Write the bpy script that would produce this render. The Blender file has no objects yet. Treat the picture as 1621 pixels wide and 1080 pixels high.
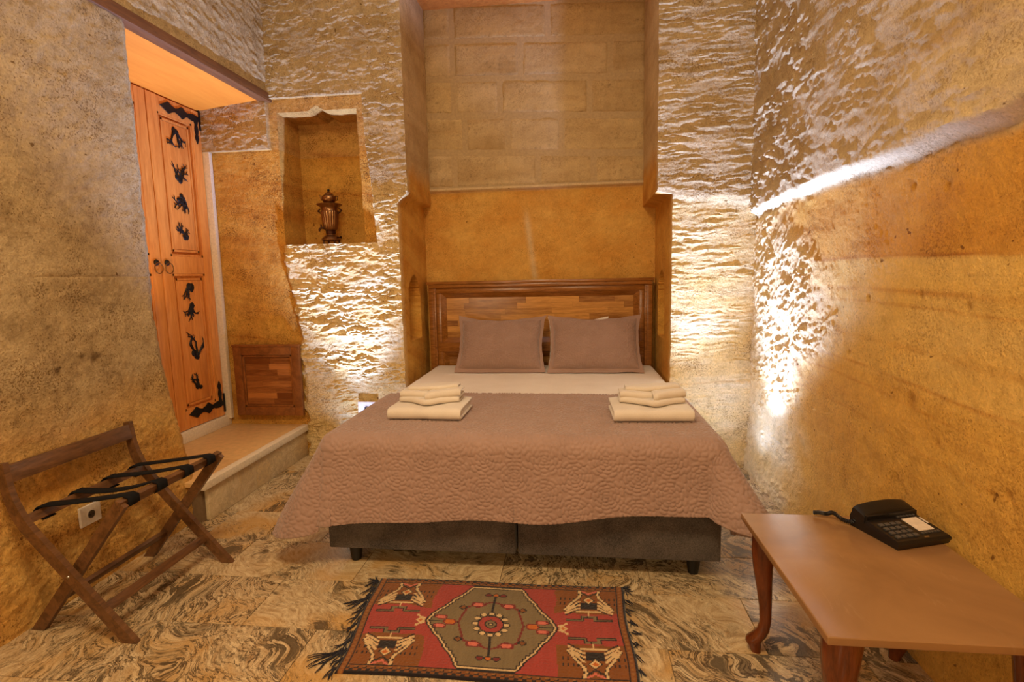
import bpy, bmesh, math, random
import numpy as np
from mathutils import Vector, Matrix

random.seed(7)
scene = bpy.context.scene
COL = scene.collection
PI = math.pi

# ------------------------------------------------------------------ camera
F_PX, PITCH, YAW, ROLL, CAM_H = 850.0, .12116, .11607, .02172, 1.30
fw = Vector((-math.sin(YAW) * math.cos(PITCH), math.cos(YAW) * math.cos(PITCH), -math.sin(PITCH)))
rt = fw.cross(Vector((0, 0, 1))).normalized()
dn = fw.cross(rt)
r2 = math.cos(ROLL) * rt + math.sin(ROLL) * dn
d2 = -math.sin(ROLL) * rt + math.cos(ROLL) * dn
cam_data = bpy.data.cameras.new('camera')
cam_data.sensor_width = 36.0
cam_data.lens = 36.0 * F_PX / 1621.0
cam_data.clip_start = .02
cam = bpy.data.objects.new('camera', cam_data)
COL.objects.link(cam)
cam.matrix_world = Matrix(((r2.x, -d2.x, -fw.x, 0), (r2.y, -d2.y, -fw.y, 0), (r2.z, -d2.z, -fw.z, CAM_H), (0, 0, 0, 1)))
scene.camera = cam

# ------------------------------------------------------------------ world, lights, exposure
world = bpy.data.worlds.new('world')
scene.world = world
world.use_nodes = True
world.node_tree.nodes['Background'].inputs[0].default_value = (1.0, .72, .42, 1)
world.node_tree.nodes['Background'].inputs[1].default_value = .10
vs = scene.view_settings
vs.view_transform = 'Standard'
vs.look = 'None'
vs.gamma = 1.0
vs.use_curve_mapping = False
vs.exposure = 0.0


def area_light(name, loc, target, size, energy, color):
    l = bpy.data.lights.new(name, 'AREA')
    l.shape = 'RECTANGLE'
    l.size, l.size_y = size
    l.energy = energy
    l.color = color
    o = bpy.data.objects.new(name, l)
    COL.objects.link(o)
    o.location = loc
    o.rotation_euler = (Vector(target) - Vector(loc)).to_track_quat('-Z', 'Y').to_euler()
    return o


WARM = (1.0, .76, .46)
area_light('ceiling_fill_light', (-.5, .5, 3.3), (-.5, .9, 0), (.6, .6), 74, WARM)  # unseen overhead fill, added for the general warm light
area_light('floor_lamp_light', (-1.55, -1.2, 1.35), (-.3, 3.0, .9), (.4, .5), 20, WARM)
area_light('rear_fill_light', (.6, -1.3, 1.9), (-.2, 3.0, 1.2), (.5, .5), 16, WARM)  # unseen fill added behind the camera to lift the room
area_light('soffit_fill_light', (-2.42, 2.74, 1.25), (-2.42, 3.2, 2.4), (.15, .25), 2.2, (1.0, .62, .28))  # unseen light added to brighten the alcove soffit


def spot_light(name, loc, target, energy, color, size_deg, radius, blend=.8):
    l = bpy.data.lights.new(name, 'SPOT')
    l.energy = energy
    l.color = color
    l.spot_size = math.radians(size_deg)
    l.spot_blend = blend
    l.shadow_soft_size = radius
    o = bpy.data.objects.new(name, l)
    COL.objects.link(o)
    o.location = loc
    o.rotation_euler = (Vector(target) - Vector(loc)).to_track_quat('-Z', 'Y').to_euler()
    return o


COOL = (.36, .50, 1.0)
SPOT_L = (-1.50, 3.44, .09)
SPOT_R = (.93, 3.28, .09)
# each floor spotlight: a narrow beam up the wall plus the spill around it
V_ = lambda p, d: tuple(p[i] + d[i] for i in range(3))
spot_light('niche_spot_beam', SPOT_L, V_(SPOT_L, (-.08, -.15, 1)), 720, COOL, 76, .02, 1.0)
spot_light('niche_spot_spill', SPOT_L, V_(SPOT_L, (-.08, .12, 1)), 24, COOL, 125, .02, 1.0)
spot_light('corner_spot_beam', SPOT_R, V_(SPOT_R, (-.20, -.22, 1)), 1050, COOL, 82, .02, 1.0)
spot_light('corner_spot_spill', SPOT_R, V_(SPOT_R, (.05, .10, 1)), 17, COOL, 125, .02, 1.0)

# ------------------------------------------------------------------ helpers


def tag(o, label=None, cat=None, group=None, kind=None):
    if label: o['label'] = label
    if cat: o['category'] = cat
    if group: o['group'] = group
    if kind: o['kind'] = kind
    return o


def wloc(o):
    v = Vector((0, 0, 0))
    while o is not None:
        v += o.location
        o = o.parent
    return v


def empty(name, loc, label=None, cat=None, group=None, kind=None):
    o = bpy.data.objects.new(name, None)
    o.empty_display_size = .05
    COL.objects.link(o)
    o.location = loc
    return tag(o, label, cat, group, kind)


def link(name, me, mat, parent=None, loc=None):
    if mat is not None and not me.materials:
        me.materials.append(mat)
    o = bpy.data.objects.new(name, me)
    COL.objects.link(o)
    if parent is not None:
        o.parent = parent
    if loc is not None:
        o.location = Vector(loc) - (wloc(parent) if parent else Vector((0, 0, 0)))
    return o


def finish(name, bm, mat, parent=None, origin=None, smooth=None, bevel=0, seg=2):
    """bmesh in world coordinates -> object; origin moves the object's own origin there."""
    if bevel:
        es = [e for e in bm.edges if len(e.link_faces) == 2 and e.calc_face_angle() > .6]
        bmesh.ops.bevel(bm, geom=es, offset=bevel, segments=seg, affect='EDGES', profile=.6)
    base = wloc(parent) if parent else Vector((0, 0, 0))
    org = Vector(origin) if origin is not None else (base if parent else Vector((0, 0, 0)))
    if org.length > 0:
        bmesh.ops.translate(bm, vec=-org, verts=bm.verts)
    bmesh.ops.recalc_face_normals(bm, faces=bm.faces)
    me = bpy.data.meshes.new(name)
    bm.to_mesh(me)
    bm.free()
    if smooth is not None:
        for p in me.polygons: p.use_smooth = True
        if smooth < 3: me.set_sharp_from_angle(angle=smooth)
    return link(name, me, mat, parent, org)


def box_bm(x0, x1, y0, y1, z0, z1, bm=None):
    bm = bm or bmesh.new()
    m = Matrix.Translation(((x0 + x1) / 2, (y0 + y1) / 2, (z0 + z1) / 2)) @ Matrix.Diagonal((x1 - x0, y1 - y0, z1 - z0, 1))
    bmesh.ops.create_cube(bm, size=1, matrix=m)
    return bm


def box(name, x0, x1, y0, y1, z0, z1, mat, parent=None, bevel=.003, origin=None):
    return finish(name, box_bm(x0, x1, y0, y1, z0, z1), mat, parent, origin, smooth=.6 if bevel else None, bevel=bevel)


def bar_bm(p0, p1, w, t, wdir, bm=None):
    """rectangular bar from p0 to p1, width w along wdir, thickness t along the third axis"""
    bm = bm or bmesh.new()
    p0, p1 = Vector(p0), Vector(p1)
    ax = (p1 - p0)
    L = ax.length
    ax.normalize()
    wd = Vector(wdir)
    wd = (wd - ax * wd.dot(ax)).normalized()
    td = ax.cross(wd)
    m = Matrix((wd, td, ax)).transposed().to_4x4()
    m.translation = (p0 + p1) / 2
    bmesh.ops.create_cube(bm, size=1, matrix=m @ Matrix.Diagonal((w, t, L, 1)))
    return bm


def bar(name, p0, p1, w, t, wdir, mat, parent, bevel=.002):
    return finish(name, bar_bm(p0, p1, w, t, wdir), mat, parent, smooth=.6, bevel=bevel)


def loft_bm(sections, bm=None, cap=True):
    bm = bm or bmesh.new()
    rings = [[bm.verts.new(p) for p in s] for s in sections]
    n = len(rings[0])
    for a, b in zip(rings[:-1], rings[1:]):
        for i in range(n):
            bm.faces.new((a[i], a[(i + 1) % n], b[(i + 1) % n], b[i]))
    if cap:
        bm.faces.new(rings[0][::-1])
        bm.faces.new(rings[-1])
    return bm


def tube_bm(pts, r, n=8, bm=None):
    pts = [Vector(p) for p in pts]
    rr = r if hasattr(r, '__len__') else [r] * len(pts)
    secs = []
    prev = None
    for i, p in enumerate(pts):
        t = (pts[min(i + 1, len(pts) - 1)] - pts[max(i - 1, 0)]).normalized()
        if prev is None:
            a = t.orthogonal().normalized()
        else:
            a = prev - t * prev.dot(t)
            a = a.normalized() if a.length > 1e-6 else t.orthogonal().normalized()
        prev = a
        b = t.cross(a)
        secs.append([p + rr[i] * (math.cos(2 * PI * k / n) * a + math.sin(2 * PI * k / n) * b) for k in range(n)])
    return loft_bm(secs, bm)


def tube(name, pts, r, mat, parent, n=8):
    return finish(name, tube_bm(pts, r, n), mat, parent, smooth=1.0)


def lathe_bm(prof, c, n=32, flute=0, flutes=0, bm=None):
    secs = []
    for (r, z) in prof:
        ring = []
        for k in range(n):
            a = 2 * PI * k / n
            q = r * (1 + (flute * math.cos(flutes * a) if flutes else 0))
            ring.append((c[0] + q * math.cos(a), c[1] + q * math.sin(a), c[2] + z))
        secs.append(ring)
    return loft_bm(secs, bm)


def lathe(name, prof, c, mat, parent, n=32, **k):
    return finish(name, lathe_bm(prof, c, n, **k), mat, parent, smooth=.9)


def torus(name, c, R, r, axis, mat, parent, n=20, m=8):
    ax = Vector(axis).normalized()
    a = ax.orthogonal().normalized()
    b = ax.cross(a)
    c = Vector(c)
    bm = bmesh.new()
    rings = []
    for i in range(n):
        th = 2 * PI * i / n
        d = a * math.cos(th) + b * math.sin(th)
        rings.append([bm.verts.new(c + d * R + r * (math.cos(2 * PI * k / m) * d + math.sin(2 * PI * k / m) * ax)) for k in range(m)])
    for i in range(n):
        A, B = rings[i], rings[(i + 1) % n]
        for k in range(m):
            bm.faces.new((A[k], A[(k + 1) % m], B[(k + 1) % m], B[k]))
    return finish(name, bm, mat, parent, smooth=3.1)


def poly_prism(name, pts, n, thick, mat, parent, bevel=0):
    """extrude a planar outline (world points) by thick along n"""
    bm = bmesh.new()
    vs_ = [bm.verts.new(p) for p in pts]
    f = bm.faces.new(vs_)
    ex = bmesh.ops.extrude_face_region(bm, geom=[f])
    bmesh.ops.translate(bm, vec=Vector(n).normalized() * thick, verts=[v for v in ex['geom'] if isinstance(v, bmesh.types.BMVert)])
    return finish(name, bm, mat, parent, bevel=bevel)


def grid_mesh(name, P, C=None, smooth=None, closed_u=False):
    """P: (m, n, 3) array, C: (m, n, 3) linear colours"""
    m, n = P.shape[:2]
    idx = np.arange(m * n).reshape(m, n)
    if closed_u:
        idx = np.concatenate([idx, idx[:, :1]], 1)
    q = np.stack([idx[:-1, :-1], idx[:-1, 1:], idx[1:, 1:], idx[1:, :-1]], -1).reshape(-1, 4)
    me = bpy.data.meshes.new(name)
    me.vertices.add(m * n)
    me.vertices.foreach_set('co', P.reshape(-1).astype(np.float32))
    me.loops.add(q.size)
    me.loops.foreach_set('vertex_index', q.reshape(-1).astype(np.int32))
    me.polygons.add(len(q))
    me.polygons.foreach_set('loop_start', np.arange(0, q.size, 4, dtype=np.int32))
    me.update(calc_edges=True)
    if smooth is not None:
        me.polygons.foreach_set('use_smooth', np.ones(len(q), dtype=bool))
        if smooth < 3: me.set_sharp_from_angle(angle=smooth)
    if C is not None:
        at = me.color_attributes.new('Col', 'FLOAT_COLOR', 'POINT')
        rgba = np.ones((m * n, 4), np.float32)
        rgba[:, :3] = C.reshape(-1, 3)
        at.data.foreach_set('color', rgba.reshape(-1))
    me.update()
    return me


# numpy noise -------------------------------------------------------
_rng = np.random.default_rng(11)
_perm = np.concatenate([_rng.permutation(256)] * 3)
_ang = _rng.random(256) * 2 * PI
_gx, _gy = np.cos(_ang), np.sin(_ang)


def perlin(x, y, seed=0):
    x = np.asarray(x, float) + seed * 17.31
    y = np.asarray(y, float) + seed * 7.77
    xi, yi = np.floor(x).astype(int), np.floor(y).astype(int)
    xf, yf = x - xi, y - yi
    xi &= 255
    yi &= 255
    u = xf * xf * xf * (xf * (xf * 6 - 15) + 10)
    v = yf * yf * yf * (yf * (yf * 6 - 15) + 10)

    def g(ix, iy, fx, fy):
        h = _perm[_perm[ix & 255] + (iy & 255)]
        return _gx[h] * fx + _gy[h] * fy
    a = g(xi, yi, xf, yf)
    b = g(xi + 1, yi, xf - 1, yf)
    c = g(xi, yi + 1, xf, yf - 1)
    d = g(xi + 1, yi + 1, xf - 1, yf - 1)
    return ((a + u * (b - a)) + v * ((c + u * (d - c)) - (a + u * (b - a)))) * 1.5


def fbm(x, y, oct=4, seed=0, gain=.5):
    s = 0
    a = 1
    t = 0
    for o in range(oct):
        s = s + a * perlin(x * 2 ** o, y * 2 ** o, seed + o * 3)
        t += a
        a *= gain
    return s / t


def sstep(a, b, x):
    t = np.clip((x - a) / (b - a), 0, 1)
    return t * t * (3 - 2 * t)


def mix(a, b, t):
    t = np.asarray(t)[..., None]
    return np.asarray(a) * (1 - t) + np.asarray(b) * t


def srgb(r, g, b):
    f = lambda c: (c / 255 / 12.92) if c / 255 <= .04045 else ((c / 255 + .055) / 1.055) ** 2.4
    return (f(r), f(g), f(b))


# ------------------------------------------------------------------ materials
class NT:
    def __init__(s, name):
        s.m = bpy.data.materials.new(name)
        s.m.use_nodes = True
        s.t = s.m.node_tree
        s.b = s.t.nodes['Principled BSDF']

    def n(s, typ, **kw):
        nd = s.t.nodes.new(typ)
        for k, v in kw.items():
            if isinstance(k, str) and hasattr(nd, k): setattr(nd, k, v)
        return nd

    def l(s, a, b): s.t.links.new(a, b)

    def ramp(s, fac, stops, interp='LINEAR'):
        r = s.n('ShaderNodeValToRGB')
        r.color_ramp.interpolation = interp
        while len(r.color_ramp.elements) < len(stops): r.color_ramp.elements.new(.5)
        for e, (p, c) in zip(r.color_ramp.elements, stops):
            e.position = p
            e.color = (*c, 1) if len(c) == 3 else c
        s.l(fac, r.inputs[0])
        return r

    def noise(s, vec, scale, detail=4, rough=.5, dist=0):
        nd = s.n('ShaderNodeTexNoise')
        nd.inputs['Scale'].default_value = scale
        nd.inputs['Detail'].default_value = detail
        nd.inputs['Roughness'].default_value = rough
        nd.inputs['Distortion'].default_value = dist
        if vec is not None: s.l(vec, nd.inputs['Vector'])
        return nd

    def math(s, op, a, b=None):
        nd = s.n('ShaderNodeMath', operation=op)
        for i, v in enumerate((a, b)):
            if v is None: continue
            if isinstance(v, (int, float)): nd.inputs[i].default_value = v
            else: s.l(v, nd.inputs[i])
        return nd.outputs[0]

    def mixc(s, fac, a, b, blend='MIX'):
        nd = s.n('ShaderNodeMix', data_type='RGBA', blend_type=blend)
        for i, v in ((0, fac), (6, a), (7, b)):
            if isinstance(v, (int, float)): nd.inputs[i].default_value = v
            elif isinstance(v, tuple): nd.inputs[i].default_value = (*v, 1)[:4]
            else: s.l(v, nd.inputs[i])
        return nd.outputs[2]

    def mapping(s, vec, scale=(1, 1, 1), loc=(0, 0, 0), rot=(0, 0, 0)):
        m = s.n('ShaderNodeMapping')
        s.l(vec, m.inputs[0])
        m.inputs['Scale'].default_value = scale
        m.inputs['Location'].default_value = loc
        m.inputs['Rotation'].default_value = rot
        return m.outputs[0]

    def bump(s, height, strength=.3, dist=.01):
        b = s.n('ShaderNodeBump')
        b.inputs['Strength'].default_value = strength
        b.inputs['Distance'].default_value = dist
        s.l(height, b.inputs['Height'])
        s.l(b.outputs[0], s.b.inputs['Normal'])

    def obj(s): return s.n('ShaderNodeTexCoord').outputs['Object']

    def rnd(s): return s.n('ShaderNodeObjectInfo').outputs['Random']


def plain(name, col, rough=.5, metal=0, bump=None, spec=None):
    k = NT(name)
    k.b.inputs['Base Color'].default_value = (*col, 1)
    k.b.inputs['Roughness'].default_value = rough
    k.b.inputs['Metallic'].default_value = metal
    if spec is not None: k.b.inputs['Specular IOR Level'].default_value = spec
    nz = k.noise(k.obj(), (bump or (60, .1, .002))[0], 3)
    var = k.ramp(nz.outputs[0], [(.3, tuple(c * .88 for c in col)), (.7, tuple(min(1, c * 1.08) for c in col))])
    k.l(var.outputs[0], k.b.inputs['Base Color'])
    if bump: k.bump(nz.outputs[0], bump[1], bump[2])
    return k.m


def stone_mat(name, bump=.7, rough=.88, speck=1.0):
    k = NT(name)
    a = k.n('ShaderNodeVertexColor', layer_name='Col').outputs[0]
    o = k.obj()
    n1 = k.noise(o, 16, 8, .72)
    n2 = k.noise(o, 95, 5, .7)
    v = k.ramp(n1.outputs[0], [(.30, (1 - .30 * speck, 1 - .34 * speck, 1 - .40 * speck)), (.5, (1, 1, 1)), (.72, (1.12, 1.10, 1.06))])
    c = k.mixc(1.0, a, v.outputs[0], 'MULTIPLY')
    v2 = k.ramp(n2.outputs[0], [(.30, (1 - .28 * speck, 1 - .30 * speck, 1 - .34 * speck)), (.55, (1, 1, 1)), (.75, (1.14, 1.12, 1.10))])
    c = k.mixc(1.0, c, v2.outputs[0], 'MULTIPLY')
    p = k.noise(o, 125, 3, .65)
    pm = k.noise(o, 4.5, 3, .6)
    val = k.math('ADD', p.outputs[0], k.math('MULTIPLY', k.math('SUBTRACT', pm.outputs[0], .5), .55))
    pr = k.ramp(val, [(.33, (1 - .50 * speck, 1 - .58 * speck, 1 - .68 * speck)), (.43, (1, 1, 1))])
    c = k.mixc(1.0, c, pr.outputs[0], 'MULTIPLY')
    p2 = k.noise(o, 30, 2, .5)
    pr2 = k.ramp(p2.outputs[0], [(.245, (.40, .32, .22)), (.27, (1, 1, 1))])
    c = k.mixc(1.0, c, pr2.outputs[0], 'MULTIPLY')
    k.l(c, k.b.inputs['Base Color'])
    k.b.inputs['Roughness'].default_value = rough
    k.b.inputs['Specular IOR Level'].default_value = .25
    hsum = k.math('ADD', k.math('MULTIPLY', n2.outputs[0], .55), k.math('MULTIPLY', n1.outputs[0], 1.5))
    k.bump(hsum, bump, .016)
    return k.m


def wood_mat(name, dark, light, scale=(1, 1, 1), rough=.35, rnd=.0, gscale=14):
    """grain runs along the axis with the small scale"""
    k = NT(name)
    o = k.obj()
    r = k.rnd()
    off = k.n('ShaderNodeCombineXYZ')
    k.l(k.math('MULTIPLY', r, 13.0), off.inputs[0])
    k.l(k.math('MULTIPLY', r, 7.0), off.inputs[1])
    k.l(k.math('MULTIPLY', r, 5.0), off.inputs[2])
    ad = k.n('ShaderNodeVectorMath', operation='ADD')
    k.l(o, ad.inputs[0])
    k.l(off.outputs[0], ad.inputs[1])
    v = k.mapping(ad.outputs[0], scale)
    n = k.noise(v, gscale, 5, .6, .8)
    n2 = k.noise(v, gscale * 6, 3, .6)
    f = k.math('ADD', k.math('MULTIPLY', n.outputs[0], .75), k.math('MULTIPLY', n2.outputs[0], .25))
    if rnd:
        f = k.math('ADD', f, k.math('MULTIPLY', k.math('SUBTRACT', r, .5), rnd))
    c = k.ramp(f, [(.28, dark), (.72, light)])
    k.l(c.outputs[0], k.b.inputs['Base Color'])
    k.b.inputs['Roughness'].default_value = rough
    k.bump(n2.outputs[0], .08, .003)
    return k.m


def fabric_mat(name, c0, c1, scale=400, rough=.9, bump=.2, sheen=.2):
    k = NT(name)
    o = k.obj()
    n = k.noise(o, scale, 2, .6)
    n2 = k.noise(o, 9, 3, .5)
    f = k.math('ADD', k.math('MULTIPLY', n.outputs[0], .6), k.math('MULTIPLY', n2.outputs[0], .4))
    r = k.ramp(f, [(.33, c0), (.67, c1)])
    k.l(r.outputs[0], k.b.inputs['Base Color'])
    k.b.inputs['Roughness'].default_value = rough
    k.b.inputs['Sheen Weight'].default_value = sheen
    k.b.inputs['Specular IOR Level'].default_value = .2
    k.bump(n.outputs[0], bump, .002)
    return k.m


def granite_mat(name, vein=1.0, pale=0.0):
    k = NT(name)
    o = k.obj()
    r = k.rnd()
    off = k.n('ShaderNodeCombineXYZ')
    k.l(k.math('MULTIPLY', r, 37.0), off.inputs[0])
    k.l(k.math('MULTIPLY', r, 91.0), off.inputs[1])
    ad = k.n('ShaderNodeVectorMath', operation='ADD')
    k.l(o, ad.inputs[0])
    k.l(off.outputs[0], ad.inputs[1])
    rot = k.n('ShaderNodeVectorRotate', rotation_type='Z_AXIS')
    k.l(ad.outputs[0], rot.inputs['Vector'])
    r7 = k.math('FRACT', k.math('MULTIPLY', r, 7.3))
    r3 = k.math('FRACT', k.math('MULTIPLY', r, 3.7))
    k.l(k.math('ADD', k.math('MULTIPLY', r7, 1.6), .1), rot.inputs['Angle'])

    def warp(src, scale, amt, det):
        w = k.noise(src, scale, det, .6)
        sub = k.n('ShaderNodeVectorMath', operation='SUBTRACT')
        k.l(w.outputs['Color'], sub.inputs[0])
        sub.inputs[1].default_value = (.5, .5, .5)
        sc = k.n('ShaderNodeVectorMath', operation='SCALE')
        k.l(sub.outputs[0], sc.inputs[0])
        sc.inputs['Scale'].default_value = amt
        wa = k.n('ShaderNodeVectorMath', operation='ADD')
        k.l(src, wa.inputs[0])
        k.l(sc.outputs[0], wa.inputs[1])
        return wa.outputs[0]
    w1 = warp(rot.outputs[0], 2.4, .42, 2)
    w2 = warp(w1, 16, .035, 3)
    st = k.mapping(w2, (1.0, 3.6, 1))
    lines_ = k.noise(st, 9, 5, .62)
    lines2 = k.noise(st, 21, 4, .6)
    big = k.noise(w1, 3.0, 3, .55)
    gold = k.noise(w1, 2.3, 3, .5)
    grain = k.noise(o, 190, 3, .7)
    base = k.ramp(lines2.outputs[0], [(.32, srgb(168, 138, 98)), (.5, srgb(206, 180, 138)), (.70, srgb(222, 200, 160))])
    gfac = k.ramp(gold.outputs[0], [(.50, (0, 0, 0)), (.64, (.8, .8, .8))])
    c = k.mixc(k.math('MULTIPLY', gfac.outputs[0], .9), base.outputs[0], srgb(200, 150, 74))
    # thin dark seams: iso-lines of the stretched noise, gritty at the edges, only where "big" allows
    g2 = k.math('MULTIPLY', k.math('SUBTRACT', grain.outputs[0], .5), .035)
    iso = k.math('ABSOLUTE', k.math('ADD', k.math('SUBTRACT', lines_.outputs[0], .5), g2))
    dens = k.ramp(k.math('ADD', big.outputs[0], k.math('MULTIPLY', k.math('SUBTRACT', r3, .5), .30)), [(.33, (.05, .05, .05)), (.54, (1, 1, 1))])
    seam = k.ramp(iso, [(.010, (1, 1, 1)), (.034, (0, 0, 0))])
    f1 = k.math('MULTIPLY', seam.outputs[0], k.math('MULTIPLY', dens.outputs[0], .95 * vein))
    c = k.mixc(f1, c, srgb(84, 68, 50))
    iso2 = k.math('ABSOLUTE', k.math('ADD', k.math('SUBTRACT', lines2.outputs[0], .52), g2))
    seam2 = k.ramp(iso2, [(.008, (1, 1, 1)), (.026, (0, 0, 0))])
    f2 = k.math('MULTIPLY', seam2.outputs[0], k.math('MULTIPLY', dens.outputs[0], .6 * vein))
    c = k.mixc(f2, c, srgb(96, 80, 58))
    # dark mica patches
    mp = k.math('ADD', k.math('MULTIPLY', lines_.outputs[0], .55), k.math('MULTIPLY', big.outputs[0], .45))
    f3 = k.ramp(k.math('ADD', mp, g2), [(.545, (0, 0, 0)), (.60, (.85, .85, .85))])
    c = k.mixc(k.math('MULTIPLY', f3.outputs[0], vein), c, srgb(70, 60, 46))
    sp = k.noise(rot.outputs[0], 42, 3, .6)
    spf = k.ramp(sp.outputs[0], [(.66, (0, 0, 0)), (.71, (.75, .75, .75))])
    c = k.mixc(spf.outputs[0], c, srgb(84, 70, 54))
    gr = k.ramp(grain.outputs[0], [(.3, (.70, .69, .67)), (.7, (1.04, 1.02, .99))])
    c = k.mixc(1.0, c, gr.outputs[0], 'MULTIPLY')
    if pale: c = k.mixc(pale, c, srgb(226, 206, 164))
    k.l(c, k.b.inputs['Base Color'])
    k.b.inputs['Roughness'].default_value = .26
    k.bump(grain.outputs[0], .04, .001)
    return k.m


def vcol_mat(name, rough=.9, bump_scale=500, bump=.4, sheen=0.0):
    k = NT(name)
    a = k.n('ShaderNodeVertexColor', layer_name='Col').outputs[0]
    n = k.noise(k.obj(), bump_scale, 2, .6)
    v = k.ramp(n.outputs[0], [(.3, (.75, .75, .75)), (.7, (1.15, 1.15, 1.15))])
    k.l(k.mixc(1.0, a, v.outputs[0], 'MULTIPLY'), k.b.inputs['Base Color'])
    k.b.inputs['Roughness'].default_value = rough
    k.b.inputs['Specular IOR Level'].default_value = .15
    k.b.inputs['Sheen Weight'].default_value = sheen
    k.bump(n.outputs[0], bump, .002)
    return k.m


M = {}
M['stone'] = stone_mat('carved_tuff')
M['stone_smooth'] = stone_mat('dressed_tuff', .3, .88, .5)
M['stone_gold'] = stone_mat('golden_tuff', .6, .88, .6)
M['granite'] = granite_mat('veined_granite')
M['pale_granite'] = granite_mat('pale_granite', .55, .45)
M['grout'] = plain('grout', srgb(120, 96, 66), .9)
M['plaster'] = plain('plaster', srgb(222, 206, 176), .85, bump=(80, .2, .003))
M['door_wood'] = wood_mat('honey_pine', srgb(190, 108, 42), srgb(236, 160, 78), (6, 6, .6), .35, .12, 6)
M['lintel'] = wood_mat('dark_lintel', srgb(76, 42, 14), srgb(132, 80, 32), (5, .5, 5), .6)
M['soffit'] = wood_mat('soffit_board', srgb(216, 122, 26), srgb(230, 142, 40), (5, .6, 1), .55, 0, 4)
M['walnut'] = wood_mat('rack_walnut', srgb(60, 38, 20), srgb(124, 84, 50), (3, .5, 3), .32)
M['head_frame'] = wood_mat('head_frame', srgb(104, 60, 20), srgb(174, 112, 50), (.5, 4, 4), .2)
M['stave'] = wood_mat('stave_wood', srgb(130, 78, 28), srgb(212, 152, 76), (.6, 6, 6), .2, .38, 8)
M['cab_frame'] = wood_mat('cabinet_frame', srgb(96, 52, 18), srgb(160, 98, 44), (1, 4, 1), .35)
M['cherry'] = wood_mat('cherry_leg', srgb(70, 30, 10), srgb(126, 64, 28), (4, 4, .6), .22)
M['iron'] = plain('black_iron', srgb(20, 16, 14), .55, .3, bump=(90, .3, .003))
M['brass'] = plain('dull_brass', srgb(140, 100, 52), .38, .9)
M['copper'] = plain('samovar_brass', srgb(150, 112, 74), .34, .95, bump=(40, .06, .002))
M['dark_copper'] = plain('samovar_dark', srgb(70, 42, 26), .4, .8)
M['steel'] = plain('steel', srgb(180, 176, 170), .3, 1)
M['white_plastic'] = plain('white_plastic', srgb(224, 214, 200), .4)
M['dark_hole'] = plain('socket_dark', srgb(70, 60, 48), .5)
M['black_plastic'] = plain('black_plastic', srgb(18, 17, 18), .32)
M['key_grey'] = plain('key_grey', srgb(74, 70, 66), .4)
M['card'] = plain('label_card', srgb(214, 196, 172), .6)
M['strap'] = fabric_mat('black_webbing', srgb(10, 9, 9), srgb(22, 20, 20), 600, .9, .2, 0.0)
M['box_fabric'] = fabric_mat('charcoal_weave', srgb(46, 41, 38), srgb(104, 94, 86), 260, .95, .35)
M['quilt'] = fabric_mat('taupe_quilt', srgb(146, 117, 102), srgb(163, 132, 116), 500, .75, .12, .35)
M['linen'] = fabric_mat('white_linen', srgb(224, 212, 196), srgb(238, 228, 214), 300, .85, .05)
M['towel'] = fabric_mat('white_terry', srgb(208, 194, 176), srgb(224, 212, 194), 420, .95, .35, .4)
M['rug'] = vcol_mat('woven_rug', .95, 420, .5, .3)
M['fringe'] = fabric_mat('dark_fringe', srgb(14, 14, 24), srgb(34, 32, 40), 300)

# table top: honed stone with faint veining
k = NT('honed_table_stone')
o_ = k.obj()
w_ = k.noise(o_, 3, 5, .6, .6)
c_ = k.ramp(w_.outputs[0], [(.3, srgb(132, 95, 60)), (.6, srgb(150, 110, 70)), (.8, srgb(166, 126, 84))])
v_ = k.noise(k.mapping(o_, (6, 1.2, 1), rot=(0, 0, .5)), 6, 5, .7, .6)
vf_ = k.ramp(v_.outputs[0], [(.60, (0, 0, 0)), (.72, (.06, .06, .06))])
k.l(k.mixc(vf_.outputs[0], c_.outputs[0], srgb(232, 204, 164)), k.b.inputs['Base Color'])
k.b.inputs['Roughness'].default_value = .17
M['table_stone'] = k.m

# ------------------------------------------------------------------ room shell
BEIGE = np.array(srgb(210, 184, 138))
BEIGE_D = np.array(srgb(174, 144, 96))
ORANGE = np.array(srgb(222, 174, 82))
ORANGE_D = np.array(srgb(192, 130, 46))
GOLD = np.array(srgb(222, 184, 108))
PALE = np.array(srgb(228, 206, 158))
ZT = 3.5
ST = .0075
SF = .0055


def lines(a, b, step, extra=()):
    l = np.arange(a, b, step)
    l = np.concatenate([l, [b], np.asarray(extra, float).ravel()])
    return np.unique(np.round(l, 5))


def pair(v): return [v - .0006, v + .0006]


def rough_chisel(u, z, seed, fu=8, fz=30, amp=.014):
    """short horizontal tool ridges with flat patches between them"""
    wx = .05 * fbm(u * 4, z * 4, 3, seed + 40)
    n = fbm((u + wx) * fu, (z + wx * .5) * fz, 3, seed, .7)
    lump = fbm(u * 4.5, z * 8, 3, seed + 9)
    flat = np.clip(.5 + 1.6 * fbm(u * 3.3, z * 6, 2, seed + 15), 0, 1)
    ridge = np.clip(n + .10 + .3 * lump, -.06, .6) * (.25 + .75 * flat)
    return amp * (2.0 * ridge + .55 * lump) + .0016 * fbm(u * 45, z * 70, 2, seed + 21)


def strata(u, z, seed, tilt=.0):
    zz = z + tilt * u + .05 * fbm(u * 1.2, z * 1.5, 3, seed + 5)
    s = fbm(u * .25, zz * 7.5, 4, seed)
    line = np.exp(-((perlin(u * .2 + 3.3, zz * 3.0, seed + 2)) / .03) ** 2)
    return s, line


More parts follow.
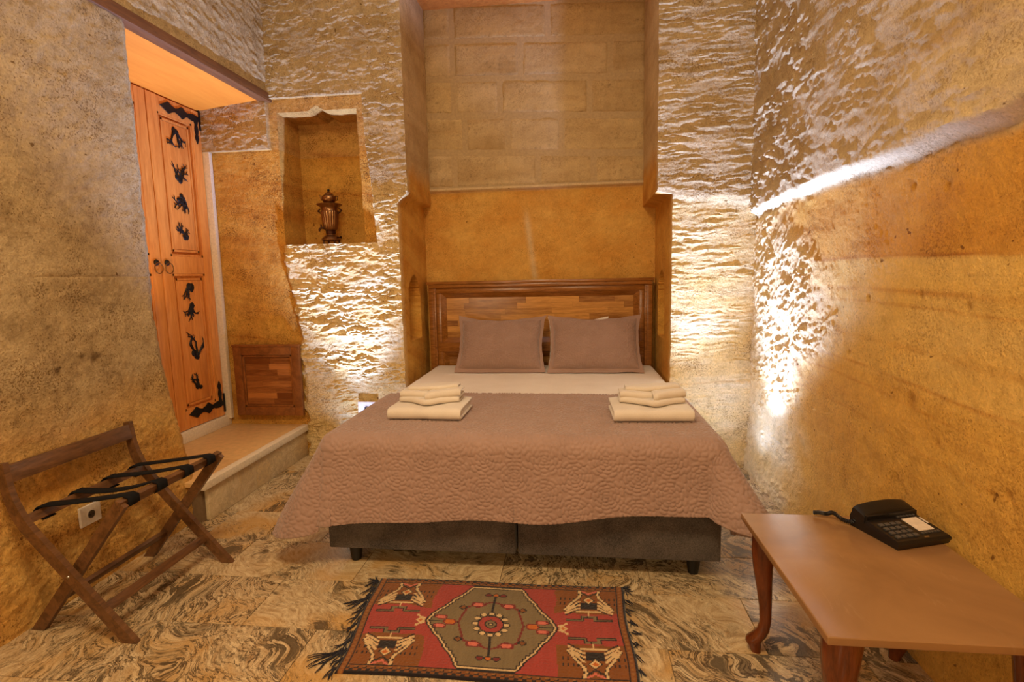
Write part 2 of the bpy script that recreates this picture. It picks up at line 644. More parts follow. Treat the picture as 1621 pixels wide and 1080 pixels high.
def stone_colour(u, z, a, b, seed, tilt=0, line_amt=.5, sw=.6):
    s, line = strata(u, z, seed, tilt)
    c = mix(a, b, np.clip(.5 + sw * s + .55 * fbm(u * 3, z * 3.5, 5, seed + 13, .6), 0, 1))
    c = c * (1 - line_amt * (.5 * line * np.clip(.6 + fbm(u * 2, z * 6, 3, seed + 31), 0, 1)))[..., None] ** np.array([.5, 1, 1.5])
    return c


# --- wall_left: plane X = -2.10, from behind the camera to the door alcove
XL = -2.10


def left_edge(z): return 2.66 - .155 * sstep(0, 1.2, z) + .012 * fbm(z * 9, z * 0, 4, 3)


Zl = lines(0, 2.54, ST)
sl = np.concatenate([np.linspace(0, .70, 14)[:-1], np.linspace(.70, 1, 180)])
S, Z = np.meshgrid(sl, Zl)
Yg = -1.6 + (left_edge(Z) + 1.6) * S
w = .012 * fbm(Yg * 2.5, Z * 3, 4, 1) + .0045 * fbm(Yg * 22, Z * 22, 4, 2) + .004 * np.clip(fbm(Yg * 14, Z * 40, 3, 4), 0, 1)
low = sstep(.95, .55, Z + .12 * fbm(Yg * 2, Z * 2, 3, 8))
w += low * (.006 * fbm(Yg * 40, (Z + .4 * Yg) * 60, 2, 5) + .02 * sstep(.7, 0, Z))
w -= .004 * np.exp(-((Z - 1.335) / .006) ** 2) * sstep(.0, .5, fbm(Yg * 3, Z * 0 + 2.2, 2, 6) + .5)   # old course joint
w -= .001 * np.exp(-((Z - 1.94) / .006) ** 2) * sstep(.0, .5, fbm(Yg * 3, Z * 0 + 7.2, 2, 6) + .4)
w -= .05 * sstep(.06, 0, left_edge(Z) - Yg) ** 2 * .5
cu = stone_colour(Yg, Z, BEIGE_D * .92, BEIGE * .95, 50, .05, .2, .25)
cl = stone_colour(Yg, Z, ORANGE_D * 1.1, GOLD, 55, .1, .35, .4)
Cw = mix(cu, cl, low)
stain = np.clip(fbm(Yg * 3.2, Z * 4, 4, 61) * 1.6 - .2, 0, 1) * np.clip(fbm(Yg * 30, Z * 30, 3, 62) + .5, 0, 1) * sstep(.6, .9, Z)
for (sy, sz, ry, rz, a) in ((2.107, .986, .045, .022, 1.5), (2.06, .995, .03, .014, 1.1), (1.947, .952, .020, .018, 1.5), (2.06, .96, .25, .07, .5), (2.2, 1.26, .17, .10, .5), (2.12, 1.50, .12, .08, .35), (2.43, .535, .03, .018, 1.0), (2.36, .515, .05, .014, .9), (2.27, .495, .025, .016, .8)):
    stain = np.maximum(stain, a * np.exp(-((Yg - sy) / ry) ** 2 - ((Z - sz) / rz) ** 2) * np.clip(.75 + 1.5 * fbm(Yg * 25, Z * 25, 3, 63), 0, 1))
Cw = Cw * (1 - .75 * np.clip(stain, 0, 1))[..., None] ** np.array([.85, 1, 1.2])
P = np.stack([XL + w, Yg, Z], -1)
left_cols = P.copy()
wall_left = link('wall_left', grid_mesh('wall_left', P, Cw, .7), M['stone'])
tag(wall_left, 'beige rough stone wall behind the luggage rack, golden near floor', 'wall', kind='structure')
# return of the wall into the alcove
t = np.linspace(0, 1, 12)[None, :, None]
endc = P[:, -1:, :]
tgt = endc.copy()
tgt[..., 0] = -2.66
Pr = endc * (1 - t) + tgt * t
Cr = np.repeat(Cw[:, -1:, :], 12, 1)
r = link('return_face', grid_mesh('return_face', Pr, Cr, .7), M['stone'], wall_left)

# --- wall_left_upper above the lintel
Zu = lines(2.585, ZT, ST * 1.2)
Yu = np.concatenate([np.linspace(-1.6, 1.8, 12)[:-1], np.arange(1.8, 3.72, ST * 1.2)])
Yg, Z = np.meshgrid(Yu, Zu)
w = .010 * fbm(Yg * 2.5, Z * 3, 4, 71) + .012 * np.clip(fbm((Yg - .5 * Z) * 9, (Z + .35 * Yg) * 30, 4, 72), -.1, 1) + .003 * fbm(Yg * 50, Z * 50, 3, 73)
Cw = stone_colour(Yg, Z, BEIGE_D, BEIGE, 74, 0, .2)
wu = link('wall_left_upper', grid_mesh('wall_left_upper', np.stack([XL + w, Yg, Z], -1), Cw, .7), M['stone'])
tag(wu, 'grey-beige plastered upper wall over the dark timber lintel', 'wall', kind='structure')

# --- wall_back (left of the bed recess) Y = 3.71 with samovar niche
YB = 3.71
NX0, NX1, NZ0, NZ1 = -2.055, -1.475, 1.552, 2.462


def pier_edge(z):
    up = sstep(1.80, 1.90, z)
    return -1.205 + .075 * up + .006 * fbm(z * 14, z * 0 + 1.5, 4, 81)


Zb = lines(0, ZT, SF, pair(NZ0) + pair(2.555) + pair(2.215))
X0 = -2.68
base_lines = lines(X0, -1.30, SF, pair(NX0) + pair(NX1) + pair(-2.112) + pair(-1.42))
nb = 22
Sx = np.concatenate([base_lines, np.linspace(1e-3, 1, nb)])
Xg = np.empty((len(Zb), len(Sx)))
Xg[:, :len(base_lines)] = base_lines[None]
pe = pier_edge(Zb)
Xg[:, len(base_lines):] = -1.30 + (pe[:, None] + 1.30) * np.linspace(1. / nb, 1, nb)[None]
Z = np.repeat(Zb[:, None], len(Sx), 1)
nzz = .02 * fbm(Xg * 8, Z * 8, 3, 90)
left_smooth = np.where(Z < 2.215, sstep(-2.02, -2.09, Xg + .5 * nzz + .10 * sstep(1.45, .6, Z) * -1 + .9 * np.maximum(0, .0)), 0)
left_smooth = np.where((Z < 1.5), sstep(.03, -.03, Xg - (-2.07 + .09 * sstep(1.5, .9, Z)) + 2.5 * nzz), left_smooth)
panel = ((Xg > -2.112) & (Xg < -1.42 + .05 * sstep(2.45, 1.6, Z)) & (Z > NZ0) & (Z < 2.555)).astype(float)
# smooth panel narrows in the lower right: rough stone begins right of it
smooth = np.clip(np.maximum(left_smooth, panel), 0, 1)
rough = 1 - smooth
strong = .55 + .45 * sstep(2.35, 1.6, Z)
w = rough * (.030 + strong * rough_chisel(Xg, Z, 100, 10, 32, .0145)) + smooth * (.004 * fbm(Xg * 8, Z * 8, 4, 110) + .0015 * fbm(Xg * 40, Z * 40, 3, 111))
# rough band over the niche and the block left of it stand proud
w += np.where((Z > 2.215) & (Xg < -2.112), .012, 0)
# niche
ztop = NZ1 + .032 * np.clip(1 - np.abs(Xg + 1.765) / .06, 0, 1)
hole = (Xg > NX0) & (Xg < NX1 + .012 * sstep(2.4, 1.6, Z)) & (Z > NZ0) & (Z < ztop)
w = np.where(hole, -.30 + .004 * fbm(Xg * 9, Z * 9, 3, 115), w)
lowc = stone_colour(Xg, Z, ORANGE_D, ORANGE, 120, .12, .7)
goldc = stone_colour(Xg, Z, GOLD * .9, PALE, 121, .05, .4)
upc = stone_colour(Xg, Z, BEIGE_D, BEIGE, 122, .0, .3)
up = sstep(1.75, 2.05, Z + 2 * nzz)
Cw = mix(mix(GOLD * np.ones(3), PALE, np.clip(.45 + .8 * fbm(Xg * 4, Z * 5, 4, 125), 0, 1)), upc, up)
Cw = mix(Cw, lowc, np.where(hole | (smooth > .5), 1, 0) * np.where(Z > 2.215, .75, 1))
pit = np.clip(fbm(Xg * 12, Z * 12, 3, 130) * 3 - 1.5, 0, 1)
Cw = Cw * (1 - .5 * pit)[..., None]
P = np.stack([Xg, YB - w, Z], -1)
wall_back = link('wall_back', grid_mesh('wall_back', P, Cw, .6), M['stone'])
tag(wall_back, 'chiselled tuff wall left of the bed with samovar niche', 'wall', kind='structure')
pierL, pierLc = P[:, -1, :].copy(), Cw[:, -1, :].copy()
ZbL = Zb

# --- wall_back_right: pier between recess and right wall, Y = 3.60
YP = 3.60


def pierR_edge(z):
    up = sstep(1.79, 1.815, z)
    return .628 - .098 * up + .006 * fbm(z * 14, z * 0 + 4.5, 4, 82)


Zr = lines(0, ZT, SF)
sR = np.linspace(0, 1, 125)
S, Z = np.meshgrid(sR, Zr)
e = pierR_edge(Z)
Xg = e + (1.24 - e) * S
w = .010 + rough_chisel(Xg, Z, 200, 5, 38, .0075) + .02 * sstep(1.72, 1.78, Z + .03 * fbm(Xg * 5, Z * 3, 3, 203) + .10 * (Xg - .9)) + .012 * fbm(Xg * 2.5, Z * 1.2, 3, 207)
lowc = stone_colour(Xg, Z, GOLD, PALE, 221, .03, .45)
upc = stone_colour(Xg, Z, BEIGE_D * 1.05, BEIGE * 1.05, 222, .0, .3)
up = sstep(1.70, 1.80, Z + .03 * fbm(Xg * 5, Z * 5, 3, 223))
Cw = mix(lowc, upc, up)
P = np.stack([Xg, YP - w, Z], -1)
wbr = link('wall_back_right', grid_mesh('wall_back_right', P, Cw, .7), M['stone'])
tag(wbr, 'pale striated stone pier between bed recess and corner', 'wall', kind='structure')
pierR, pierRc = P[:, 0, :].copy(), Cw[:, 0, :].copy()

# --- recess: sides (with small arched niches) and back
YR = 4.34


def recess_side(name, front, frontc, zs, xback_lo, xback_up, zsplit, sgn, seed, label, ay0, ay1):
    n = 75
    s = np.linspace(0, 1, n)[None, :]
    zz = zs[:, None]
    xb = xback_lo + (xback_up - xback_lo) * sstep(zsplit - .01, zsplit + .01, zz)
    X = front[:, 0:1] * (1 - s) + xb * s
    Y = front[:, 1:2] * (1 - s) + (YR + .03) * s
    Zz = np.repeat(zz, n, 1)
    fade = np.minimum(1, s * 12)
    dsp = .004 * fbm(Y * 9, Zz * 9, 4, seed) * fade
    # arched recess
    yc, hw = (ay0 + ay1) / 2, (ay1 - ay0) / 2
    dy = np.abs(Y - yc) / hw
    ztop_ = 1.14 + .17 * np.sqrt(np.clip(1 - dy ** 2, 0, 1)) + .015 * np.clip(1 - dy * 3, 0, 1)
    arch = (dy < 1) & (Zz > .835) & (Zz < ztop_)
    dsp = np.where(arch, -.085, dsp)
    c_lo = stone_colour(Y + seed, Zz, ORANGE_D, ORANGE, seed + 1, .35, .5)
    c_up = stone_colour(Y + seed, Zz, BEIGE_D, BEIGE, seed + 2, .0, .2)
    c = mix(c_lo, c_up, sstep(1.95, 2.15, Zz + .05 * fbm(Y * 6, Zz * 6, 3, seed + 3)))
    c = mix(np.repeat(frontc[:, None, :], n, 1), c, np.minimum(1, s * 8) * np.ones_like(Y))
    o = link(name, grid_mesh(name, np.stack([X + sgn * dsp, Y, Zz], -1), c, .6), M['stone_smooth'])
    return tag(o, label, 'wall', kind='structure')


recess_side('wall_recess_left', pierL, pierLc, ZbL, -1.20, -1.14, 1.86, 1, 300, 'orange tuff side of the bed recess, arched notch beside pillow on the left', 3.84, 4.13)
recess_side('wall_recess_right', pierR, pierRc, Zr, .632, .535, 1.80, -1, 320, 'orange tuff side of the bed recess towards the corner pier', 3.86, 4.15)

Zc = lines(0, 2.0, ST * 1.3, [1.985, 1.99])
Xc = lines(-1.22, .66, ST * 1.3)
Xg, Z = np.meshgrid(Xc, Zc)
w = .008 * fbm(Xg * 3, Z * 3, 3, 330) + .006 * np.clip(fbm((Xg - Z) * 28, (Z + Xg * .8) * 12, 3, 331), -.3, 1)
w += .035 * sstep(1.965, 1.985, Z)
Cw = stone_colour(Xg, Z, ORANGE_D * 1.05, mix(ORANGE, GOLD, .4), 332, .1, .12, .15)
chip = np.exp(-((Xg + .36 + .12 * (Z - 1.7)) / .022) ** 2) * sstep(1.25, 1.3, Z) * sstep(1.85, 1.7, Z) * .7
Cw = mix(Cw, BEIGE, np.clip(chip + sstep(1.955, 1.985, Z), 0, 1))
wrb = link('wall_recess_back', grid_mesh('wall_recess_back', np.stack([Xg, YR - w, Z], -1), Cw, .7), M['stone_smooth'])
tag(wrb, 'golden rock face with beige dressed blocks above the headboard', 'wall', kind='structure')

# dressed blocks over the rock face: mortar bed and one object per stone
m_bm = box_bm(-1.20, .60, YR - .026, YR + .1, 1.99, ZT)
finish('mortar', m_bm, M['plaster'], wrb)
M['block_mortar'] = plain('lime_mortar', srgb(184, 157, 112), .9, bump=(60, .3, .004))
wrb.children[0].data.materials.clear()
wrb.children[0].data.materials.append(M['block_mortar'])
courses = [(1.995, 2.265, [-1.16, -.93, -.27, .16, .56]), (2.275, 2.545, [-1.16, -.84, -.50, -.085, .56]),
           (2.555, 2.82, [-1.16, -.92, -.555, .13, .56]), (2.83, 3.095, [-1.16, -.92, -.39, .285, .56]),
           (3.105, 3.37, [-1.16, -.92, -.18, .56])]
bseed = 0
for (z0, z1, xs) in courses:
    for xa, xb in zip(xs[:-1], xs[1:]):
        bseed += 1
        nx, nz = max(6, int((xb - xa) / .012)), 22
        u = np.linspace(-1, 1, nx)[None]
        v = np.linspace(-1, 1, nz)[:, None]
        X = (xa + xb) / 2 + (xb - xa - .022) / 2 * u + 0 * v
        Zq = (z0 + z1) / 2 + (z1 - z0 - .018) / 2 * v + 0 * u
        Zq = Zq - .045 * (X + .9) * (1 if z0 > 2.2 else np.clip((Zq - 1.99) / .27, 0, 1))
        eh = (xb - xa) / 2 * (1 - np.abs(u)), (z1 - z0) / 2 * (1 - np.abs(v))
        ed = np.minimum(eh[0] + 0 * v, eh[1] + 0 * u)
        pro = .0215 + .002 * random.uniform(-1, 1)
        ed = np.maximum(0, ed - .012 * np.clip(fbm(X * 14, Zq * 14, 3, 345 + bseed), 0, 1))
        w = .010 + (pro - .010) * sstep(.0, .020, ed) + .005 * fbm(X * 9, Zq * 9, 4, 340 + bseed) + .003 * fbm(X * 45, Zq * 45, 3, 341)
        w = np.where(ed < .001, .0, w)
        tone = random.choice([(BEIGE_D, BEIGE), (BEIGE_D * .93, BEIGE * .96), (BEIGE_D * 1.0, BEIGE * np.array([1, .97, .86]))])
        c = stone_colour(X + bseed, Zq, np.array(tone[0]), np.array(tone[1]), 350 + bseed, 0, .15)
        sp = np.clip(fbm(X * 40, Zq * 40, 2, 360) * 3 - .8, 0, 1) * np.clip(fbm(X * 5, Zq * 5, 2, 361) * 2 + .4, 0, 1)
        c = c * (1 - .4 * sp)[..., None]
        org = np.array([(xa + xb) / 2, YR, (z0 + z1) / 2])
        me = grid_mesh('stone_block', np.stack([X, YR - .01 - w, Zq], -1) - org, c, .7)
        link('stone_block', me, M['stone_smooth'], wrb, org)

# wooden soffit of the recess (its edge shows at the top of the picture)
sof = box('trim_2', -1.16, .56, 3.66, YR + .05, 3.34, 3.40, M['door_wood'], bevel=.004, origin=(-.3, 4.0, 3.34))
tag(sof, 'dark wooden board closing the top of the bed recess', 'board', kind='structure')

# --- wall_right: plane X = 1.15 with a ledge at z = 1.69
XR = 1.15
Zq = lines(0, ZT, ST)
Yq = np.concatenate([np.linspace(-1.6, 1.25, 14)[:-1], np.arange(1.25, 3.66, ST)])
Yg, Z = np.meshgrid(Yq, Zq)
near = sstep(2.35, 3.35, Yg)
led = 1.655 + .02 * fbm(Yg * 4, Z * 0, 3, 401) + .03 * (1 - sstep(2.9, 3.5, Yg)) - .02
overh = (.052 - .005 * near) * sstep(0, .048, Z - led)
lower = sstep(led, led - .05, Z)
ch_u = rough_chisel(Yg, Z, 410, 9, 28, .015)
ch_l = rough_chisel(Yg * 1.3, Z + .35 * Yg, 420, 12, 34, .0135)
Yb_ = 2.90 + .28 * sstep(1.38, 1.58, Z) - .25 * sstep(.78, 1.0, Z) * sstep(1.45, 1.2, Z)
patch = sstep(-.22, .16, Yg - Yb_ + .25 * fbm(Yg * 3, Z * 4, 4, 402, .6))
w = overh + (1 - lower) * (.35 + .65 * near) * ch_u
w += lower * patch * (ch_l + .01) + lower * (1 - patch) * (.004 * fbm(Yg * 7, Z * 9, 4, 430) + .0018 * fbm((Yg + Z) * 30, (Z - Yg) * 70, 2, 431))
w += .015 * fbm(Yg * 1.6, Z * 1.6, 3, 440) * sstep(.15, .5, Z)
w += .03 * sstep(.35, 0, Z)
zs_ = Z + .02 * fbm(Yg * 1.3, Z * 1.0, 3, 453) + .03 * (Yg - 2.1) * sstep(1.2, .8, Z) * -1
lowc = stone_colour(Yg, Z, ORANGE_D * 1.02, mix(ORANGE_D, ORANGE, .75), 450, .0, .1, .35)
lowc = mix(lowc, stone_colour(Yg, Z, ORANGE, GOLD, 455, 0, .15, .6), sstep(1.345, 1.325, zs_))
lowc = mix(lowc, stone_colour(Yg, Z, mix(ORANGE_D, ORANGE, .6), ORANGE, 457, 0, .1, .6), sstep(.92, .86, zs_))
for (zl, wl, al_) in ((1.338, .006, .55), (1.215, .010, .35), (1.165, .005, .30), (1.02, .012, .18), (.905, .006, .45), (.83, .004, .28), (.70, .005, .2)):
    ln = al_ * np.exp(-((zs_ - zl) / wl) ** 2) * np.clip(.65 + .9 * fbm(Yg * 4, Z * 2, 3, int(zl * 100)), 0, 1)
    lowc = lowc * (1 - ln)[..., None] ** np.array([.55, 1, 1.5])
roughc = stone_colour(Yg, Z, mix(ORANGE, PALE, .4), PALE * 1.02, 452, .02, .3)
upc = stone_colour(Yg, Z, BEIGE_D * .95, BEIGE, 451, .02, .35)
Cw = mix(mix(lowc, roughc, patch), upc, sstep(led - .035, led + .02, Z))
Cw = mix(Cw, PALE * 1.1, np.exp(-((Z - led - .022) / .025) ** 2) * .8)  # lit underside of the ledge painted in as a pale strip
knot = np.exp(-((Yg - 1.953) / .020) ** 2 - ((Z - .848) / .026) ** 2) * .7
for (sy, sz) in ((2.02, 1.577), (1.95, 1.205), (2.26, 1.187), (1.72, 1.18), (2.4, .95), (1.567, .667), (1.514, .687), (2.0, .55), (1.85, 1.55), (1.8, .74)):
    knot = np.maximum(knot, .6 * np.exp(-((Yg - sy) / .011) ** 2 - ((Z - sz) / .012) ** 2))
w -= .012 * knot
Cw = Cw * (1 - .7 * knot)[..., None] ** np.array([.8, 1, 1.2])
P = np.stack([XR - w, Yg, Z], -1)
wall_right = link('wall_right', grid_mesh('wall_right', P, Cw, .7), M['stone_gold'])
tag(wall_right, 'orange tuff wall with a rough ledge, beside the coffee table', 'wall', kind='structure')

# --- rear wall and ceiling (behind and above the camera)
M['rear_stone'] = plain('rear_stone', srgb(206, 176, 124), .9, bump=(8, .5, .03))
tag(box('wall_rear', -2.7, 1.35, -1.75, -1.6, 0, ZT, M['rear_stone'], bevel=0), 'plain stone wall closing the room behind the viewer', 'wall', kind='structure')
tag(box('ceiling', -2.7, 1.35, -1.75, 4.6, ZT, ZT + .1, M['rear_stone'], bevel=0), 'stone ceiling high over the bed and table', 'ceiling', kind='structure')

# --- lintel, alcove soffit
beam = box('trim_1', -2.16, -2.085, .6, 3.73, 2.535, 2.592, M['lintel'], bevel=.006, origin=(-2.12, 2.2, 2.535))
tag(beam, 'dark timber lintel running over the door alcove', 'beam', kind='structure')
bm = bmesh.new()
sv = [(-2.64, 2.5, 2.492), (-2.64, 3.72, 2.492), (-2.15, 3.72, 2.545), (-2.15, 2.5, 2.545)]
lo = [bm.verts.new(p) for p in sv]
hi = [bm.verts.new((p[0], p[1], p[2] + .05)) for p in sv]
bm.faces.new(lo)
bm.faces.new(hi[::-1])
for i in range(4): bm.faces.new((lo[i], lo[(i + 1) % 4], hi[(i + 1) % 4], hi[i]))
so = finish('soffit_board', bm, M['soffit'], beam)

# --- floor: bed of grout and one object per granite tile
floor = box('floor', -2.7, 1.35, -1.75, 4.5, -.06, -.004, M['grout'], bevel=0)
tag(floor, 'polished granite tiles with dark swirling veins', 'floor', kind='structure')
TW, TH = .64, .32
tile_cache = {}
row = 0
y = -1.43
while y < 4.3:
    xs = .65 + (0 if row % 2 == 0 else -.335) - TW * 6
    while xs < 1.3:
        a, b = max(xs, -2.14), min(xs + TW, 1.22)
        if b - a > .03 and not (y > 2.60 and b < -2.0 and False):
            wdt = round(b - a, 3)
            if wdt not in tile_cache:
                bmt = box_bm(-wdt / 2 + .0012, wdt / 2 - .0012, -TH / 2 + .0012, TH / 2 - .0012, -.02, 0)
                top = [e for e in bmt.edges if all(v.co.z > -.001 for v in e.verts)]
                bmesh.ops.bevel(bmt, geom=top, offset=.0012, segments=1, affect='EDGES')
                me = bpy.data.meshes.new('floor_tile')
                bmt.to_mesh(me)
                bmt.free()
                me.materials.append(M['granite'])
                tile_cache[wdt] = me
            link('floor_tile', tile_cache[wdt], None, floor, ((a + b) / 2, y + TH / 2, 0))
        xs += TW
    y += TH
    row += 1

# --- platform in the door alcove
plat = empty('floor_platform', (-2.3, 3.1, 0), 'raised stone doorstep with marble riser in front of door', 'step', kind='structure')
box('core', -2.70, -2.015, 2.58, 3.72, 0, .205, M['grout'], plat, 0)
M['slab'] = plain('limestone_slab', srgb(214, 172, 112), .42, bump=(26, .05, .003))
for (y0, y1) in ((2.55, 2.93), (2.934, 3.715)):
    box('slab', -2.62, -1.975, y0, y1, .205, .23, M['slab'], plat, .003)
for (y0, y1) in ((2.60, 3.045), (3.049, 3.715)):
    box('riser_slab', -2.013, -1.99, y0, y1, .002, .204, M['pale_granite'], plat, .002)
box('curb', -2.70, -2.585, 2.62, 3.705, .23, .305, M['plaster'], plat, .004)
bm = box_bm(-2.02, -1.968, 2.55, 3.712, .19, .232)
nos = finish('nosing', bm, M['plaster'], plat, smooth=.6, bevel=.004)

# --- door: two leaves, framed panels, iron strap hinges, branch ornaments
XD = -2.62
door = empty('door_1', (XD, 3.16, .305), 'honey pine double door with black iron hinges and branch ornaments', 'door', kind='structure')
box('door_backing', XD - .10, XD - .045, 2.5, 3.74, .2, 2.6, M['door_wood'], door, 0)


def leaf(y0, y1, z0, z1):
    lf = box('door_leaf', XD - .045, XD - .012, y0, y1, z0, z1, M['door_wood'], door, .002)
    sw = .085
    for (a, b, c, d) in ((y0, y0 + sw, z0, z1), (y1 - sw, y1, z0, z1)):
        box('stile', XD - .012, XD + .012, a, b, c, d, M['door_wood'], lf, .003)
    for (c, d) in ((z0, z0 + .125), (1.36, 1.475), (z1 - .10, z1)):
        box('rail', XD - .012, XD + .010, y0 + sw, y1 - sw, c, d, M['door_wood'], lf, .003)
    for (c, d) in ((z0 + .125, 1.36), (1.475, z1 - .10)):
        for (mw, mx) in ((.0, .008), (.03, .004)):
            a, b, e_, f_ = y0 + sw + mw, y1 - sw - mw, c + mw, d - mw
            bm = bmesh.new()
            for q in ((a, a + .014, e_, f_), (b - .014, b, e_, f_), (a, b, e_, e_ + .014), (a, b, f_ - .014, f_)):
                box_bm(XD - .012, XD + mx, q[0], q[1], q[2], q[3], bm)
            finish('molding', bm, M['door_wood'], lf)
        box('panel', XD - .012, XD + .002, y0 + sw + .045, y1 - sw - .045, c + .045, d - .045, M['door_wood'], lf, .006)
    return lf


DZ0, DZ1 = .31, 2.485
leafR = leaf(3.185, 3.668, DZ0, DZ1)
leafL = leaf(2.69, 3.178, DZ0, DZ1)


def yz(pts, x): return [(x, a, b) for a, b in pts]


def strap_hinge(zc, up):
    """spear-shaped strap with lobes plus a vertical plate at the jamb"""
    pts_t, pts_b = [], []
    L = .36
    for i in range(41):
        q = i / 40
        hw = .012 + .012 * abs(math.sin(q * PI * 3.2)) + (.014 * math.exp(-((q - .80) / .05) ** 2)) + (.016 * math.exp(-((q - .45) / .05) ** 2))
        if q > .86: hw = .026 * (1 - q) / .14
        yy = 3.655 - L * q
        pts_t.append((yy, zc + hw))
        pts_b.append((yy, zc - hw))
    poly_prism('strap_hinge', yz(pts_t + pts_b[::-1], XD + .012), (1, 0, 0), .006, M['iron'], leafR)
    pl, pr = [], []
    for i in range(31):
        q = i / 30
        hw = .010 + .008 * abs(math.sin(q * PI * 3))
        if q > .82: hw = .018 * (1 - q) / .18
        zz = zc + up * (-.02 + .19 * q)
        pl.append((3.622 - hw, zz))
        pr.append((3.622 + hw, zz))
    poly_prism('hinge_spear', yz(pl + pr[::-1], XD + .0125), (1, 0, 0), .006, M['iron'], leafR)
    bm = box_bm(XD + .0, XD + .02, 3.655, 3.672, zc - .07, zc + .07)
    finish('hinge_knuckle', bm, M['iron'], leafR, bevel=.004)
    for q in (.1, .3, .6):
        bmn = bmesh.new()
        bmesh.ops.create_icosphere(bmn, subdivisions=1, radius=.005, matrix=Matrix.Translation((XD + .018, 3.655 - L * q, zc)))
        finish('hinge_nail', bmn, M['iron'], leafR)


strap_hinge(2.43, -1)
strap_hinge(.405, 1)


def branch(yc, zc, h, wd, seed, down=False):
    """a dead-branch silhouette in dark iron: forked flattened twigs from one stem"""
    rg = random.Random(seed)
    bm = bmesh.new()

    def grow(y_, z_, ang, ln, r_, dep):
        pts = [(y_, z_)]
        n_ = 4
        for i in range(n_):
            ang += rg.uniform(-.35, .35)
            y_ += math.cos(ang) * ln / n_
            z_ += math.sin(ang) * ln / n_
            pts.append((y_, z_))
        P3 = [(XD + .0065, a, b) for a, b in pts]
        tube_bm(P3, [r_ * (1 - .12 * i) for i in range(n_ + 1)], 5, bm)
        if dep > 0:
            for s_ in range(rg.choice((2, 3))):
                grow(*pts[rg.choice((2, 3, 4))], ang + rg.uniform(-1.0, 1.0), ln * rg.uniform(.5, .8), r_ * .62, dep - 1)
    sgn = -1 if down else 1
    for s_ in range(3):
        grow(yc + rg.uniform(-.02, .02), zc - sgn * h * .25, sgn * (PI / 2 + rg.uniform(-.9, .9)), h * .36, .009, 2)
    for s_ in range(3):
        bmesh.ops.create_icosphere(bm, subdivisions=2, radius=1, matrix=Matrix.Translation((XD + .004, yc + rg.uniform(-.02, .02), zc - sgn * h * rg.uniform(.05, .3))) @ Matrix.Diagonal((.008, rg.uniform(.015, .026), rg.uniform(.014, .03), 1)))
    # keep it inside its own panel field
    for v in bm.verts:
        v.co.y = yc + max(-wd, min(wd, v.co.y - yc))
        v.co.z = zc + max(-h * .6, min(h * .6, v.co.z - zc))
    finish('branch_ornament', bm, M['iron'], leafR)


for i, (zc, h, dn_) in enumerate(((2.245, .19, True), (2.02, .17, False), (1.83, .17, True), (1.645, .15, False), (1.245, .15, True), (1.105, .16, True), (.86, .30, False), (.615, .16, False))):
    branch(3.425, zc, h, .085, 20 + i, dn_)
for yk, lf in ((3.225, leafR), (3.135, leafL)):
    bm = bmesh.new()
    bmesh.ops.create_icosphere(bm, subdivisions=2, radius=1, matrix=Matrix.Translation((XD + .016, yk, 1.43)) @ Matrix.Diagonal((.014, .02, .02, 1)))
    finish('pull_rose', bm, M['iron'], lf, smooth=3.1)
    torus('ring_pull', (XD + .03, yk, 1.395), .034, .0035, (1, 0, 0), M['brass'], lf)
# plaster strip beside the door
tr = box('trim_3', -2.66, -2.563, 3.672, 3.705, .28, 2.5, M['plaster'], bevel=.003, origin=(-2.6, 3.69, .3))
tag(tr, 'narrow cream plaster strip between pine door and tuff wall', 'trim', kind='structure')

# --- wooden cabinet door in the alcove wall
CX0, CX1, CZ0, CZ1, CY = -2.50, -1.985, .31, .825, 3.705
cab = empty('wall_cabinet', (-2.245, CY, CZ0), 'small brown wooden cabinet door set into the tuff wall over the step', 'cabinet')
box('cabinet_body', CX0 + .02, CX1 - .02, CY - .022, CY + .03, CZ0 + .015, CZ1 - .015, M['cab_frame'], cab, 0)
cd = finish('cabinet_door', box_bm(CX0, CX1, CY - .030, CY - .021, CZ0, CZ1), M['cab_frame'], cab)
fwid = .062
for (a, b, c, d) in ((CX0, CX0 + fwid, CZ0, CZ1), (CX1 - fwid, CX1, CZ0, CZ1), (CX0 + fwid, CX1 - fwid, CZ0, CZ0 + fwid), (CX0 + fwid, CX1 - fwid, CZ1 - fwid, CZ1)):
    box('frame_rail', a, b, CY - .048, CY - .030, c, d, M['cab_frame'], cd, .004)
for (a, b, c, d) in ((CX0 + fwid, CX0 + fwid + .018, CZ0 + fwid, CZ1 - fwid), (CX1 - fwid - .018, CX1 - fwid, CZ0 + fwid, CZ1 - fwid), (CX0 + fwid, CX1 - fwid, CZ0 + fwid, CZ0 + fwid + .018), (CX0 + fwid, CX1 - fwid, CZ1 - fwid - .018, CZ1 - fwid)):
    box('molding', a, b, CY - .041, CY - .030, c, d, M['cab_frame'], cd, .005)
M['cab_stave'] = wood_mat('cabinet_stave', srgb(112, 60, 22), srgb(184, 118, 58), (.6, 6, 6), .3, .5, 8)
rg = random.Random(5)
zz = CZ0 + fwid + .02
while zz < CZ1 - fwid - .03:
    x = CX0 + fwid + .02
    z1 = min(zz + .043, CZ1 - fwid - .019)
    while x < CX1 - fwid - .02:
        x1 = min(x + rg.uniform(.12, .26), CX1 - fwid - .019)
        if CX1 - fwid - .02 - x1 < .05: x1 = CX1 - fwid - .019
        box('stave', x, x1 - .0006, CY - .0335, CY - .029, zz, z1 - .0006, M['cab_stave'], cd, 0, origin=((x + x1) / 2, CY - .03, zz))
        x = x1
    zz += .043
box('cornice', CX0 - .004, CX1 + .004, CY - .054, CY - .02, CZ1 - .002, CZ1 + .014, M['cab_frame'], cab, .003)

